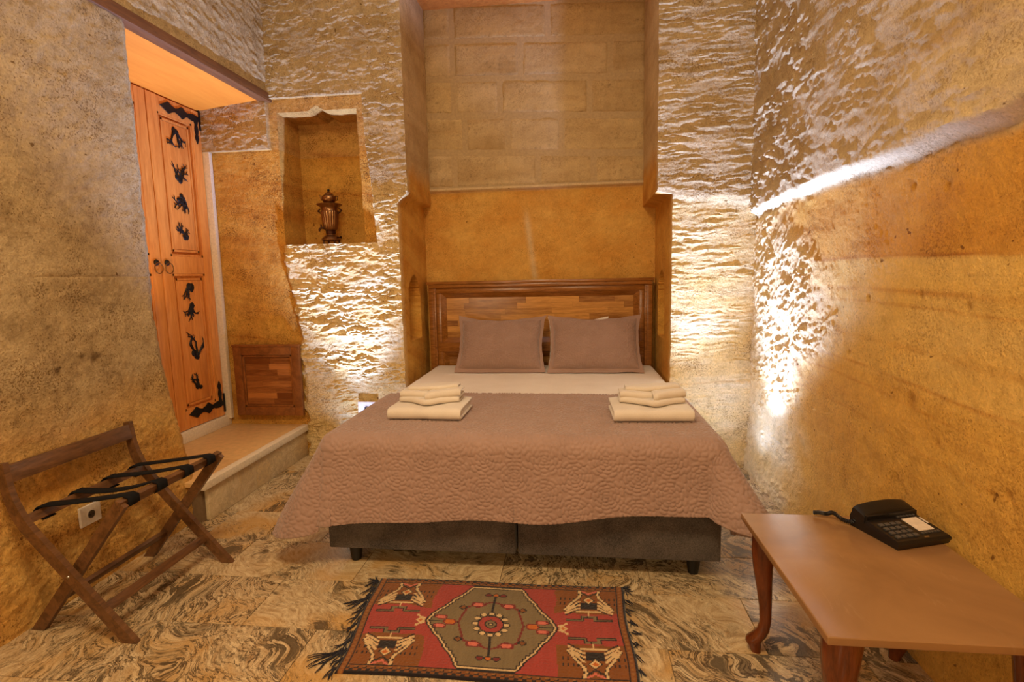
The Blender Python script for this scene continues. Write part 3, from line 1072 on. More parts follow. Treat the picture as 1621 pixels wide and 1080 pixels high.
# ------------------------------------------------------------------ bed
BX0, BX1, BYF, BYH = -1.12, .607, 2.215, 4.165
bcx = (BX0 + BX1) / 2
bed = empty('bed', (bcx, (BYF + BYH) / 2, 0), 'double bed on two charcoal fabric box springs under a taupe quilt', 'bed')
for (a, b) in ((BX0, bcx - .006), (bcx + .006, BX1)):
    bs = finish('box_spring', box_bm(a, b, BYF, BYH, .082, .335), M['box_fabric'], bed, smooth=.6, bevel=.008)
    for lx in (a + .10, b - .10):
        inner = abs(lx - bcx) < .3
        for ly in (BYF + (.20 if inner else .06), BYH - .12):
            lathe('leg', [(.030, .082), (.028, .04), (.022, .0)], (lx, ly, 0), M['black_plastic'], bs, 16)
finish('mattress', box_bm(BX0 + .012, BX1 - .012, BYF + .045, BYH, .335, .585), M['linen'], bed, smooth=.6, bevel=.045, seg=4)

# --- headboard with frame, staves, corner mouldings
HY = 4.222
hb = empty('headboard', (bcx, HY + .04, 0), 'carved wooden headboard with a panel of mixed brown staves', 'headboard')
HX0, HX1, HZ1 = -1.155, .597, 1.258
box('backboard', HX0 + .01, HX1 - .01, HY + .03, HY + .075, .05, HZ1 - .02, M['head_frame'], hb, 0)
for (a, b) in ((HX0, HX0 + .06), (HX1 - .06, HX1)):
    box('post', a, b, HY - .018, HY + .08, 0, HZ1 - .045, M['head_frame'], hb, .006)
    box('post_bead', a + .040 if a < bcx else a, b if a < bcx else b - .040, HY - .028, HY - .016, .4, HZ1 - .06, M['head_frame'], hb, .005)
box('crown_board', HX0 - .012, HX1 + .012, HY - .034, HY + .085, HZ1 - .018, HZ1 + .006, M['head_frame'], hb, .006)
box('crown_molding', HX0, HX1, HY - .032, HY + .08, HZ1 - .045, HZ1 - .018, M['head_frame'], hb, .008)
box('top_rail', HX0 + .06, HX1 - .06, HY - .012, HY + .05, HZ1 - .088, HZ1 - .045, M['head_frame'], hb, .005)
box('mid_rail', HX0 + .06, HX1 - .06, HY - .014, HY + .05, .70, .775, M['head_frame'], hb, .006)
box('bottom_rail', HX0 + .06, HX1 - .06, HY - .012, HY + .05, .40, .47, M['head_frame'], hb, .005)
for (a, b) in ((HX0 + .06, HX0 + .10), (HX1 - .10, HX1 - .06)):
    box('side_rail', a, b, HY - .010, HY + .05, .47, HZ1 - .088, M['head_frame'], hb, .005)
PX0, PX1, PZ0, PZ1 = HX0 + .10, HX1 - .10, .775, HZ1 - .088


def bevel_strip(name, q, parent, mat):
    """picture-frame moulding strip sloping from the frame to the panel"""
    bm = bmesh.new()
    v = [bm.verts.new(p) for p in q]
    for f in ((0, 1, 2, 3), (0, 4, 5, 1), (4, 7, 6, 5), (3, 2, 6, 7), (0, 3, 7, 4), (1, 5, 6, 2)):
        bm.faces.new([v[i] for i in f])
    finish(name, bm, mat, parent)


def mitre_frame(x0, x1, z0, z1, wd, yf, yb, parent, mat):
    o = [(x0, z0), (x1, z0), (x1, z1), (x0, z1)]
    i = [(x0 + wd, z0 + wd), (x1 - wd, z0 + wd), (x1 - wd, z1 - wd), (x0 + wd, z1 - wd)]
    for k_ in range(4):
        a, b, c, d = o[k_], o[(k_ + 1) % 4], i[(k_ + 1) % 4], i[k_]
        bevel_strip('mitre_molding', [(a[0], yf, a[1]), (b[0], yf, b[1]), (c[0], yb - .003, c[1]), (d[0], yb - .003, d[1]),
                                      (a[0], yb + .01, a[1]), (b[0], yb + .01, b[1]), (c[0], yb + .01, c[1]), (d[0], yb + .01, d[1])], parent, mat)


mitre_frame(PX0, PX1, PZ0, PZ1, .038, HY - .006, HY + .022, hb, M['head_frame'])
mitre_frame(PX0, PX1, .47, .70, .045, HY - .006, HY + .022, hb, M['head_frame'])
rg = random.Random(3)


def staves(x0, x1, z0, z1, hrow, mat, parent, y):
    n = round((z1 - z0) / hrow)
    hr = (z1 - z0) / n
    for i in range(n):
        x = x0 - rg.uniform(0, .25)
        while x < x1 - .001:
            xe = x + rg.uniform(.24, .46)
            a, b = max(x, x0), min(xe, x1)
            if x1 - b < .06: b = x1; xe = x1
            if b - a > .03:
                dy = rg.uniform(0, .0008)
                box('stave', a, b - .0008, y - .004 - dy, y + .008, z0 + i * hr, z0 + (i + 1) * hr - .0008, mat, parent, 0, origin=((a + b) / 2, y, z0 + i * hr))
            x = xe


staves(PX0 + .038, PX1 - .038, PZ0 + .038, PZ1 - .038, .048, M['stave'], hb, HY + .022)
staves(PX0 + .045, PX1 - .045, .515, .655, .048, M['stave'], hb, HY + .022)

# --- cloth draped over the mattress
def drape(S_, T_, hw, yf, ztop, r, al0, flare_l, flare_r, psi_l=1.0, psi_r=1.0):
    """S_: cloth coordinate across (0 = bed axis), T_: along (0 = foot edge, + towards the foot overhang)."""
    a = np.maximum(np.abs(S_) - (hw - r), 0)
    b = np.maximum(T_ + r, 0)
    left = S_ < 0
    rnd_ = 1 - .12 * np.clip(a / .4, 0, 1) ** 3 * np.clip(b / .4, 0, 1) ** 3
    a, b = a * rnd_, b * rnd_
    rho = np.hypot(a, b)
    phi = np.arctan2(b, np.maximum(a, 1e-9))
    k2 = np.sin(2 * phi) ** 1.3
    q = phi / (PI / 2)
    al = al0 + np.where(left, flare_l, flare_r) * k2 - np.where(left, .12 * np.exp(-((q - .84) / .09) ** 2), 0) * (flare_l > .2)
    psi = np.where(left, q ** psi_l, q ** psi_r) * PI / 2
    # arc then straight line at angle al from the vertical
    th = PI / 2 - al
    arc = r * th
    s1 = np.minimum(rho, arc)
    out = r * np.sin(s1 / r)
    down = r * (1 - np.cos(s1 / r))
    rest = np.maximum(rho - arc, 0)
    out = out + rest * np.cos(th)
    down = down + rest * np.sin(th)
    sx = np.where(left, -1, 1)
    X = bcx + sx * (np.minimum(np.abs(S_), hw - r) + out * np.cos(psi))
    Y = yf + r + np.maximum(-T_ - r, 0) - out * np.sin(psi)
    return X, Y, ztop - down, rho


def normals(P):
    du = np.gradient(P, axis=1)
    dv = np.gradient(P, axis=0)
    n = np.cross(du, dv)
    n /= np.maximum(np.linalg.norm(n, axis=-1, keepdims=True), 1e-9)
    return n


def roses(s, t, a=.148):
    cx_, best = .866 * a, None
    col = np.round(s / cx_)
    br = np.full(s.shape, 9.)
    bth = np.zeros(s.shape)
    bid = np.zeros(s.shape)
    for dc in (-1, 0, 1):
        c = col + dc
        off = (np.mod(c, 2)) * a / 2
        rw = np.round((t - off) / a)
        x, y_ = s - c * cx_, t - (rw * a + off)
        d = np.hypot(x, y_)
        m_ = d < br
        br = np.where(m_, d, br)
        bth = np.where(m_, np.arctan2(y_, x), bth)
        bid = np.where(m_, np.sin(c * 12.9 + rw * 78.2) * 3, bid)
    R_ = [0, .010, .023, .038, .054, .071]
    N_ = [0, 4, 6, 8, 9, 11]
    h = np.full(s.shape, .35)
    prev = np.zeros(s.shape)
    for k_ in range(1, 6):
        c = np.abs(np.cos(N_[k_] / 2 * (bth + bid + k_ * 1.1)))
        b = R_[k_] + .0065 * c ** .7 - .001
        q = (br - prev) / np.maximum(b - prev, 1e-4)
        inside = (q >= 0) & (q < 1)
        ph = (np.clip(q, 0, 1) ** .45) * (1 - np.clip(q, 0, 1) ** 6) * np.minimum(1, .18 + c * 1.7)
        h = np.where(inside, ph, h)
        prev = np.where(br < b, np.minimum(prev, b), b)
        prev = b
    return h


def cloth(name, S_, T_, args, mat, lift_noise, pattern=0, thick=.006, hemwave=None):
    X, Y, Zc_, rho = drape(S_, T_, **args)
    P = np.stack([X, Y, Zc_], -1)
    n = normals(P)
    if n[n.shape[0] // 2, n.shape[1] // 2, 2] < 0: n = -n
    d = lift_noise(S_, T_, rho)
    if pattern:
        d = d + pattern * roses(S_, T_ + .03)
    P = P + n * d[..., None]
    me = grid_mesh(name, P, None, 3.1)
    o = link(name, me, mat)
    md = o.modifiers.new('thickness', 'SOLIDIFY')
    md.thickness = thick
    md.offset = 0
    return o


# sheet
s = np.linspace(-.98, .98, 190)
t_ = np.linspace(-1.945, .03, 190)
S_, T_ = np.meshgrid(s, t_)
ZTOP = .590
sheet = cloth('bed_sheet', S_, T_, dict(hw=.868, yf=BYF + .025, ztop=ZTOP, r=.05, al0=.04, flare_l=.12, flare_r=.12), M['linen'],
              lambda S, T, R: .004 * fbm(S * 3, T * 3, 4, 500) + .003 * np.clip(fbm(S * 9 + T * 4, T * 3, 3, 501), 0, 1) + .003 * np.exp(-((S + .02) / .006) ** 2) + .03 * np.exp(-((np.abs(S) - .75) / .3) ** 2) * 0, thick=.003)
tag(sheet, 'white cotton sheet showing between the pillows and the quilt', 'bed sheet')

# quilt
step = .0046
s = np.arange(-.87 - .40, .87 + .40, step)
u_ = np.linspace(0, 1, int(1.26 / step))
S_, Uq = np.meshgrid(s, u_)
tback = -.845 + .012 * np.sin(S_ * 3) + .02 * sstep(.6, 1.0, np.abs(S_))
tfront = .350 - .075 * sstep(-.9, .75, S_) + .03 * sstep(.8, 1.0, S_) + .055 * sstep(-.87, -1.15, S_) + .012 * np.sin(S_ * 5.2 + .6) + .006 * np.sin(S_ * 11)
T_ = tback + (tfront - tback) * Uq


def quilt_lift(S, T, R):
    d = .016 + .003 * fbm(S * 3, T * 3, 3, 510)
    hang = sstep(.05, .35, T)
    d = d + hang * (.010 + .008 * np.sin(S * 7 + 1.2) + .008 * fbm(S * 2.2, T * 1.0, 2, 511))
    # piped hem: last 2 cm flatter
    return d


quilt = cloth('quilt', S_, T_, dict(hw=.872, yf=BYF - .006, ztop=ZTOP + .004, r=.055, al0=.10, flare_l=.42, flare_r=.55, psi_l=3.2, psi_r=1.0), M['quilt'], quilt_lift, .0100, .006)
tag(quilt, 'taupe quilt stitched with roses, spread over the foot of the bed', 'quilt')
tg = finish('care_tag', box_bm(-.012, .012, -.001, .001, -.022, .0), M['white_plastic'], quilt)
tg.location = (.745, 2.10, .225)
tg.rotation_euler = (0, .15, .3)
tg['label'] = 'small white care tag on the hem'

# --- pillows
def pillow(name, cx, y0, z0, wd, ht, th, lean, mat, label, flange=.03, pat=.0, seed=0, roll=0, group=None, slump=.0):
    nu, nv = (220, 150) if pat else (60, 40)
    u = np.linspace(-1, 1, nu)[None] + np.zeros((nv, 1))
    v = np.linspace(-1, 1, nv)[:, None] + np.zeros((1, nu))
    fu, fv = 1 - flange / (wd / 2), 1 - flange / (ht / 2)
    uu, vv = np.clip(np.abs(u) / fu, 0, 1), np.clip(np.abs(v) / fv, 0, 1)
    prof = np.clip((1 - uu ** 2.6), 0, 1) ** .5 * np.clip((1 - vv ** 2.6), 0, 1) ** .5
    bow = (1 - .045 * (1 - np.abs(u) ** 2) * 0)
    x = u * wd / 2 * (1 - .085 * (1 - v ** 2) * np.abs(u) ** 3) + .006 * fbm(u * 3, v * 5, 2, seed + 605) * np.abs(u)
    yv = v * ht / 2 * (1 - .17 * (1 - u ** 2) * np.sign(np.maximum(v, 0)) * np.abs(v) ** 2)
    yv = yv + .012 * fbm(u * 2, v * 2, 2, seed + 600) * np.abs(v)
    crs = 1 + .10 * fbm(u * 2.5, v * 2.5, 3, seed + 601)
    faces = []
    bm_list = []
    for side in (1, -1):
        dd = side * (th / 2 * prof * crs + .002)
        if pat:
            dd = dd + side * pat * (roses(u * wd / 2 * 1.35, v * ht / 2 * 1.35) - .3) * np.minimum(1, prof * 3)
            dd = dd + side * .005 * np.clip(fbm(u * 3 + v * 2, v * 6, 3, seed + 602), -1, 1) * (1 - prof * .5) * np.minimum(1, prof * 4)
        # local frame: x across, yv up the pillow, dd towards the viewer (-Y)
        c, s_ = math.cos(lean), math.sin(lean)
        up_ = yv + ht / 2
        Yw = y0 + up_ * s_ - dd * c
        Zw = z0 + up_ * c + dd * s_
        Zw = np.maximum(Zw, z0 + .001)
        Xw = cx + x + math.sin(roll) * up_
        bm_list.append(np.stack([Xw, Yw, Zw], -1))
    A_, B_ = bm_list
    # front + back in one mesh: wrap the grid (front rows then back rows reversed)
    P = np.concatenate([A_, B_[::-1]], 0)
    P = np.concatenate([P, P[:1]], 0)
    org = np.array([cx, y0, z0])
    me = grid_mesh(name, P - org, None, 3.1)
    bmx = bmesh.new()
    bmx.from_mesh(me)
    bmesh.ops.remove_doubles(bmx, verts=bmx.verts, dist=.0004)
    bmx.to_mesh(me)
    bmx.free()
    for p in me.polygons: p.use_smooth = True
    o = link(name, me, mat, None, org)
    return tag(o, label, 'pillow', group)


ZP = ZTOP + .008
pillow('pillow', -.545, 3.83, ZP, .675, .46, .22, .52, M['quilt'], 'taupe quilted pillow on the side by the samovar niche', pat=.0095, seed=1)
pillow('pillow', .148, 3.82, ZP, .690, .46, .22, .52, M['quilt'], 'taupe quilted pillow on the side by the telephone wall', pat=.0095, seed=2)
pillow('pillow', .03, 4.085, ZP, .46, .385, .055, .18, M['linen'], 'white pillow mostly hidden behind the taupe one', .0, seed=3)

# --- towels
def folded_towel(name, cx, cy, z0, wx, dy, h, label, rot, seed):
    """bath towel folded to a pad: outer wrap with a round front fold and inner layers at the ends"""
    n = 60
    prof = []
    a, b = dy / 2, h / 2
    # wrap open at the back: bottom back -> bottom front -> round front -> top back
    for i in range(14): prof.append((a - i / 13 * (2 * a - b), -b))
    for i in range(1, 13):
        th = -PI / 2 - PI * i / 13
        prof.append((-a + b + b * math.cos(th), b * math.sin(th)))
    for i in range(14): prof.append((-a + b + i / 13 * (2 * a - b), b))
    prof = np.array(prof)
    u = np.linspace(-1, 1, n)
    root = empty(name, (cx, cy, z0))

    def layer(nm, sc, yo, th, w_):
        X = u[None] * w_ / 2 + np.zeros((len(prof), 1))
        Yl_ = prof[:, 0:1] * sc[0] + yo + np.zeros((1, n))
        Zl_ = prof[:, 1:2] * sc[1] + np.zeros((1, n))
        top = np.clip(prof[:, 1:2] / b, 0, 1)
        sag = (1 - .16 * top * np.exp(-(u[None] / .45) ** 2) - .22 * top * np.abs(u[None]) ** 6)
        Zl_ = Zl_ * sag + .003 * fbm(X * 12 + seed, Yl_ * 12, 3, 700 + seed)
        Yl_ = Yl_ + .004 * fbm(X * 7, Zl_ * 20, 2, 701 + seed)
        Xr = X * math.cos(rot) - Yl_ * math.sin(rot)
        Yr_ = X * math.sin(rot) + Yl_ * math.cos(rot)
        P = np.stack([Xr, Yr_, np.maximum(Zl_ + h / 2, th / 2 + .0015)], -1)
        o = link(nm, grid_mesh(nm, P, None, 3.1), M['towel'], root)
        md = o.modifiers.new('thickness', 'SOLIDIFY')
        md.thickness = th
        md.offset = 0
        return o
    layer('outer_fold', (1, 1), 0, .010, wx)
    layer('inner_fold', (.90, .62), .004, .012, wx * .985)
    layer('core_fold', (.80, .26), .006, .012, wx * .97)
    tag(root, label, 'towel')
    return root


def hand_towel(name, cx, cy, z0, label, seed):
    """small towel folded like an envelope: V-fronted pad, a cuff on one half and a wing wrapping over the other"""
    root = empty(name, (cx, cy, z0))

    def fold(nm, x0, x1, front, back, zb, h, th, droop=0.0, lift=(0, 0)):
        n, m_ = 40, 11
        u = np.linspace(0, 1, n)[None]
        X = x0 + (x1 - x0) * u
        f = np.interp(X[0], *zip(*front))[None]
        rows = []
        b = h / 2
        for i in range(m_):
            q = i / (m_ - 1)
            rows.append((1 - q + 0 * u, 0 * u - b))
        ring = []
        for i in range(1, 9):
            t = -PI / 2 - PI * i / 9
            ring.append((math.cos(t), math.sin(t)))
        Y, Zz = [], []
        for i in range(m_):
            q = i / (m_ - 1)
            Y.append(back + (f + b - back) * q)
            Zz.append(0 * u - b)
        for (c, s_) in ring:
            Y.append(f + b + b * c)
            Zz.append(0 * u + b * s_)
        for i in range(m_):
            q = i / (m_ - 1)
            Y.append(f + b + (back - f - b) * q)
            Zz.append(0 * u + b * (1 - .25 * q))
        Y, Zz = np.concatenate(Y, 0), np.concatenate(Zz, 0)
        X = np.repeat(X, len(Y), 0)
        Zz = zb + b + Zz + lift[0] * (1 - u) + lift[1] * u
        Zz = Zz - droop * sstep(-.03, -.11, Y)
        Zz = Zz + .0035 * fbm(X * 11 + seed, Y * 13, 3, 720 + seed)
        # soft ends
        e_ = np.minimum(u, 1 - u) / .12
        Zz = zb + (Zz - zb) * (1 - .25 * np.clip(1 - e_, 0, 1) ** 2)
        P = np.stack([X, Y, np.maximum(Zz, .004)], -1)
        o = link(nm, grid_mesh(nm, P, None, 3.1), M['towel'], root)
        md = o.modifiers.new('thickness', 'SOLIDIFY')
        md.thickness = th
        md.offset = 0
        return o
    vf = [(-.16, -.03), (-.09, -.055), (.0, -.118), (.03, -.112), (.10, -.060), (.16, -.03)]
    fold('base_fold', -.150, .155, vf, .075, .003, .022, .007)
    fold('cuff', -.148, .004, [(-.15, -.030), (-.05, -.050), (.01, -.058)], .065, .026, .026, .008, 0, (0, -.002))
    fold('inner_cuff', -.140, -.004, [(-.15, -.018), (.01, -.040)], .06, .032, .012, .006)
    fold('wing', .000, .160, [(-.01, -.096), (.02, -.100), (.08, -.060), (.16, -.022)], .072, .024, .032, .008, 0, (0, .006))
    fold('top_flap', -.118, .140, [(-.13, .012), (-.03, -.018), (.05, -.012), (.14, .022)], .085, .054, .016, .007, 0, (-.004, .006))
    tag(root, label, 'towel')


ZQ = ZTOP + .004 + .016 + .010 + .004
folded_towel('bath_towel', -.715, 2.575, ZQ, .36, .27, .052, 'folded white bath towel on the quilt on the side by the niche', -.02, 1)
hand_towel('hand_towel', -.725, 2.60, ZQ + .0585, 'white hand towel tucked like an envelope on the bath towel by the niche', 3)
folded_towel('bath_towel', .355, 2.575, ZQ, .36, .27, .052, 'folded white bath towel on the quilt on the side by the telephone table', .03, 5)
hand_towel('hand_towel', .365, 2.60, ZQ + .0585, 'white hand towel tucked like an envelope on the bath towel by the telephone table', 9)

# ------------------------------------------------------------------ luggage rack
rack = empty('luggage_rack', (-1.83, 1.92, 0), 'folding walnut luggage rack with four black straps by the wall', 'luggage rack')


def leg_a(y, nm='back_leg'):
    # long leg: straight from the front foot, sweeping upright into the backrest; swept along a curve in XZ
    path = [(-1.615, .0), (-1.72, .120), (-1.83, .247), (-1.93, .363), (-1.985, .430), (-2.018, .490), (-2.040, .560), (-2.052, .668)]
    wid = [.042, .042, .042, .042, .043, .042, .036, .030]
    # catmull-rom refine
    pts, ws = [], []
    for i in range(len(path) - 1):
        p0, p1, p2, p3 = (np.array(path[max(0, min(len(path) - 1, j))]) for j in (i - 1, i, i + 1, i + 2))
        for q in np.linspace(0, 1, 5, endpoint=False):
            pts.append(.5 * ((2 * p1) + (-p0 + p2) * q + (2 * p0 - 5 * p1 + 4 * p2 - p3) * q * q + (-p0 + 3 * p1 - 3 * p2 + p3) * q ** 3))
            ws.append(wid[i] * (1 - q) + wid[i + 1] * q)
    pts.append(np.array(path[-1]))
    ws.append(wid[-1])
    secs = []
    for i, p in enumerate(pts):
        t = pts[min(i + 1, len(pts) - 1)] - pts[max(i - 1, 0)]
        t = t / np.linalg.norm(t)
        n = np.array([t[1], -t[0]])
        if i == 0: n = np.array([1.3, 0])
        a, b = p + n * ws[i] / 2, p - n * ws[i] / 2
        secs.append([(a[0], y - .011, max(a[1], 0)), (a[0], y + .011, max(a[1], 0)), (b[0], y + .011, max(b[1], 0)), (b[0], y - .011, max(b[1], 0))])
    finish(nm, loft_bm(secs), M['walnut'], rack, smooth=.7, bevel=.002)


def leg_b(y, nm='front_leg'):
    a, b = Vector((-2.035, y, 0)), Vector((-1.630, y, .512))
    d = (b - a).normalized()
    n = Vector((d.z, 0, -d.x)) * .021
    secs = [[(a.x - .027, y - .011, 0), (a.x - .027, y + .011, 0), (a.x + .027, y + .011, 0), (a.x + .027, y - .011, 0)],
            [tuple(b - n + Vector((0, -.011, 0))), tuple(b - n + Vector((0, .011, 0))), tuple(b + n + Vector((0, .011, 0))), tuple(b + n + Vector((0, -.011, 0)))]]
    finish(nm, loft_bm(secs), M['walnut'], rack, smooth=.7, bevel=.002)


leg_a(1.645)
leg_a(2.200)
leg_b(1.685)
leg_b(2.225)
bar('back_slat', (-2.040, 1.656, .625), (-2.040, 2.19, .625), .066, .016, (-.15, 0, 1), M['walnut'], rack)
bar('rear_rail', (-1.992, 1.656, .452), (-1.992, 2.19, .452), .036, .022, (-.4, 0, 1), M['walnut'], rack)
bar('front_rail', (-1.640, 1.672, .505), (-1.640, 2.238, .505), .034, .022, (.3, 0, 1), M['walnut'], rack)
bar('front_stretcher', (-1.722, 1.656, .115), (-1.722, 2.19, .115), .036, .018, (-.6, 0, 1), M['walnut'], rack)
bar('rear_stretcher', (-1.935, 1.696, .125), (-1.935, 2.214, .125), .034, .018, (.6, 0, 1), M['walnut'], rack)
for y_ in (1.725, 1.865, 2.015, 2.155):
    # webbing strap: loop over both rails with a small sag
    sag = {1.725: .004, 1.865: .020, 2.015: .006, 2.155: .002}[y_]
    X0_, X1_ = -1.992, -1.640
    pts = [(-1.975, .432), (-2.006, .437), (-2.016, .462), (-2.000, .478)]
    for i in range(1, 10):
        q = i / 10
        pts.append((X0_ + (X1_ - X0_) * q, .480 + (.530 - .480) * q - sag * 4 * q * (1 - q)))
    pts += [(-1.642, .530), (-1.619, .524), (-1.618, .497), (-1.638, .484)]
    bm = bmesh.new()
    yo = .025
    prev = None
    for i, (px, pz) in enumerate(pts):
        a = bm.verts.new((px, y_ - yo, pz))
        b = bm.verts.new((px, y_ + yo, pz))
        if prev: bm.faces.new((prev[0], prev[1], b, a))
        prev = (a, b)
    o = finish('strap', bm, M['strap'], rack, smooth=3.1)
    md = o.modifiers.new('thickness', 'SOLIDIFY')
    md.thickness = .004
    md.offset = 0
for (sx_, sy_, sz_) in ((-1.832, 1.633, .247), (-1.832, 2.2365, .247)):
    bm = bmesh.new()
    bmesh.ops.create_cone(bm, cap_ends=True, segments=12, radius1=.007, radius2=.005, depth=.004, matrix=Matrix.Translation((sx_, sy_, sz_)) @ Matrix.Rotation(PI / 2, 4, 'X'))
    finish('pivot_screw', bm, M['steel'], rack)

# ------------------------------------------------------------------ sockets
def socket(c, nrm, size, label, parts=True):
    c = Vector(c)
    n = Vector(nrm)
    side = n.cross(Vector((0, 0, 1)))
    root = empty('wall_socket', c, label, 'socket')
    bm = bar_bm(c, c + n * .012, size[0], size[1], side)
    finish('cover_plate', bm, M['white_plastic'], root, bevel=.003)
    bm = bmesh.new()
    rotm = n.to_track_quat('Z', 'Y').to_matrix().to_4x4()
    bmesh.ops.create_cone(bm, cap_ends=True, segments=24, radius1=.021, radius2=.021, depth=.003, matrix=Matrix.Translation(c + n * .0125) @ rotm)
    finish('socket_ring', bm, M['white_plastic'], root)
    bm = bmesh.new()
    bmesh.ops.create_cone(bm, cap_ends=True, segments=24, radius1=.017, radius2=.017, depth=.003, matrix=Matrix.Translation(c + n * .0132) @ rotm)
    finish('socket_well', bm, M['dark_hole'], root)
    for q in (-.008, .008):
        bm = bmesh.new()
        bmesh.ops.create_cone(bm, cap_ends=True, segments=10, radius1=.003, radius2=.003, depth=.002, matrix=Matrix.Translation(c + n * .015 + side * q) @ rotm)
        finish('pin_hole', bm, M['black_plastic'], root)


socket((-2.080, 1.98, .322), (1, 0, 0), (.098, .085), 'white wall socket behind the luggage rack')
socket((-1.49, 3.655, .372), (0, -1, 0), (.13, .095), 'white wall socket low beside the bed under the niche')

# ------------------------------------------------------------------ coffee table
TX0, TX1, TY0, TY1, TZ = .567, 1.105, 1.20, 1.845, .470
table = empty('coffee_table', ((TX0 + TX1) / 2, (TY0 + TY1) / 2, 0), 'low table with honed stone top and curved cherry wood legs', 'table')
finish('table_top', box_bm(TX0, TX1, TY0, TY1, TZ - .021, TZ), M['table_stone'], table, smooth=.6, bevel=.004, seg=3)


def cabriole(x, y_, dx, dy):
    prof = [(-.004, .449, .040, .042), (.000, .425, .040, .042), (.004, .37, .037, .039), (.004, .31, .031, .033), (-.002, .24, .025, .026), (-.008, .17, .020, .021),
            (-.010, .12, .0185, .019), (-.004, .085, .020, .020), (.010, .060, .024, .022), (.022, .046, .026, .024), (.026, .036, .025, .023), (.020, .018, .019, .019), (.016, .0, .016, .016)]
    d = Vector((dx, dy, 0)).normalized()
    e_ = Vector((-d.y, d.x, 0))
    secs = []
    for (o, z, ra, rb) in prof:
        c = Vector((x, y_, z)) + d * o
        ring = []
        for k_ in range(16):
            a = 2 * PI * k_ / 16
            ca, sa = math.cos(a), math.sin(a)
            p = 2.8
            m_ = (abs(ca) ** p + abs(sa) ** p) ** (-1 / p)
            ring.append(c + d * (ra * ca * m_) + e_ * (rb * sa * m_))
        secs.append(ring)
    finish('leg', loft_bm(secs), M['cherry'], table, smooth=.8)


cabriole(TX0 + .062, TY1 - .062, -1, .35)
cabriole(TX1 - .062, TY1 - .062, 1, .35)
cabriole(TX0 + .062, TY0 + .062, -1, -.35)
cabriole(TX1 - .062, TY0 + .062, 1, -.35)

# ------------------------------------------------------------------ telephone
ph_ang = math.atan2(.084, .211) - .06
phone = empty('telephone', (1.015, 1.735, TZ), 'black corded desk telephone with white label on the stone table', 'telephone')
pu = Vector((math.cos(ph_ang), math.sin(ph_ang), 0))
pv = Vector((-math.sin(ph_ang), math.cos(ph_ang), 0))
pc = Vector((1.005, 1.722, TZ))


def ph(a, b, c): return pc + pu * a + pv * b + Vector((0, 0, c))


PW, PD = .098, .088   # half sizes
bm = bmesh.new()
low_ = [ph(-PW + .006, -PD + .006, .0), ph(PW - .006, -PD + .006, .0), ph(PW - .006, PD, .0), ph(-PW + .006, PD, .0)]
mid_ = [ph(-PW, -PD, .018), ph(PW, -PD, .018), ph(PW, PD, .034), ph(-PW, PD, .034)]
top_ = [ph(-PW + .005, -PD + .006, .026), ph(PW - .005, -PD + .006, .026), ph(PW - .005, PD - .004, .052), ph(-PW + .005, PD - .004, .052)]
finish('phone_body', loft_bm([low_, mid_, top_]), M['black_plastic'], phone, smooth=.6, bevel=.003)


def ptop(b): return .026 + (.052 - .026) * (b + PD - .006) / (2 * PD - .010)


def on_top(a0, a1, b0, b1, h, name, mat, parent=phone, bev=.001):
    lo = [ph(a, b, ptop(b) - .001) for a, b in ((a0, b0), (a1, b0), (a1, b1), (a0, b1))]
    hi_ = [p + Vector((0, 0, h)) for p in lo]
    return finish(name, loft_bm([lo, hi_]), mat, parent, bevel=bev)


for r_ in range(4):
    for c_ in range(4):
        a0 = -.080 + c_ * .021
        b0 = -.070 + r_ * .0195
        on_top(a0, a0 + .015, b0, b0 + .012, .005, 'key', M['key_grey'])
card = on_top(.020, .076, -.050, .012, .0025, 'label_card', M['card'], bev=0)
card['label'] = 'white paper number card'
for c_ in range(6):
    on_top(.016 + c_ * .0115, .024 + c_ * .0115, -.064, -.057, .004, 'memory_key', M['key_grey'], bev=0)
    on_top(.016 + c_ * .0115, .024 + c_ * .0115, .020, .027, .004, 'memory_key', M['key_grey'], bev=0)
on_top(.010, .026, -.078, -.073, .0012, 'brand_plate', M['steel'], bev=0)
on_top(.084, .090, -.02, .01, .0015, 'message_lamp', M['card'], bev=0)
# handset: arched bar with two cups, lying along the back
secs = []
for i in range(21):
    q = -1 + 2 * i / 20
    a = q * .098
    zt = .074 - .011 * abs(q) ** 2.2
    hh = .020 + .010 * sstep(.45, .75, abs(q))
    wv = .023 + .003 * abs(q) ** 3
    if abs(q) > .95: wv *= .9; zt -= .002
    bcen = .056
    zb_ = zt - hh
    tl = .006   # top face tips towards the dial
    secs.append([ph(a, bcen - wv, zb_ - tl), ph(a, bcen + wv, zb_ + tl), ph(a, bcen + wv, zt + tl - .006), ph(a, bcen + wv * .82, zt + tl), ph(a, bcen - wv * .82, zt - tl), ph(a, bcen - wv, zt - tl - .006)])
hs = finish('handset', loft_bm(secs), M['black_plastic'], phone, smooth=.7)
for q in (-1, 1):
    bm = bmesh.new()
    c0 = ph(q * .076, .056, 0)
    bmesh.ops.create_cone(bm, cap_ends=True, segments=20, radius1=.019, radius2=.021, depth=.014, matrix=Matrix.Translation(c0 + Vector((0, 0, .046))))
    finish('earpiece', bm, M['black_plastic'], hs, smooth=.7)
# cradle ridge the handset rests on
on_top(-.094, .094, .026, .036, .014, 'cradle_ridge', M['black_plastic'])
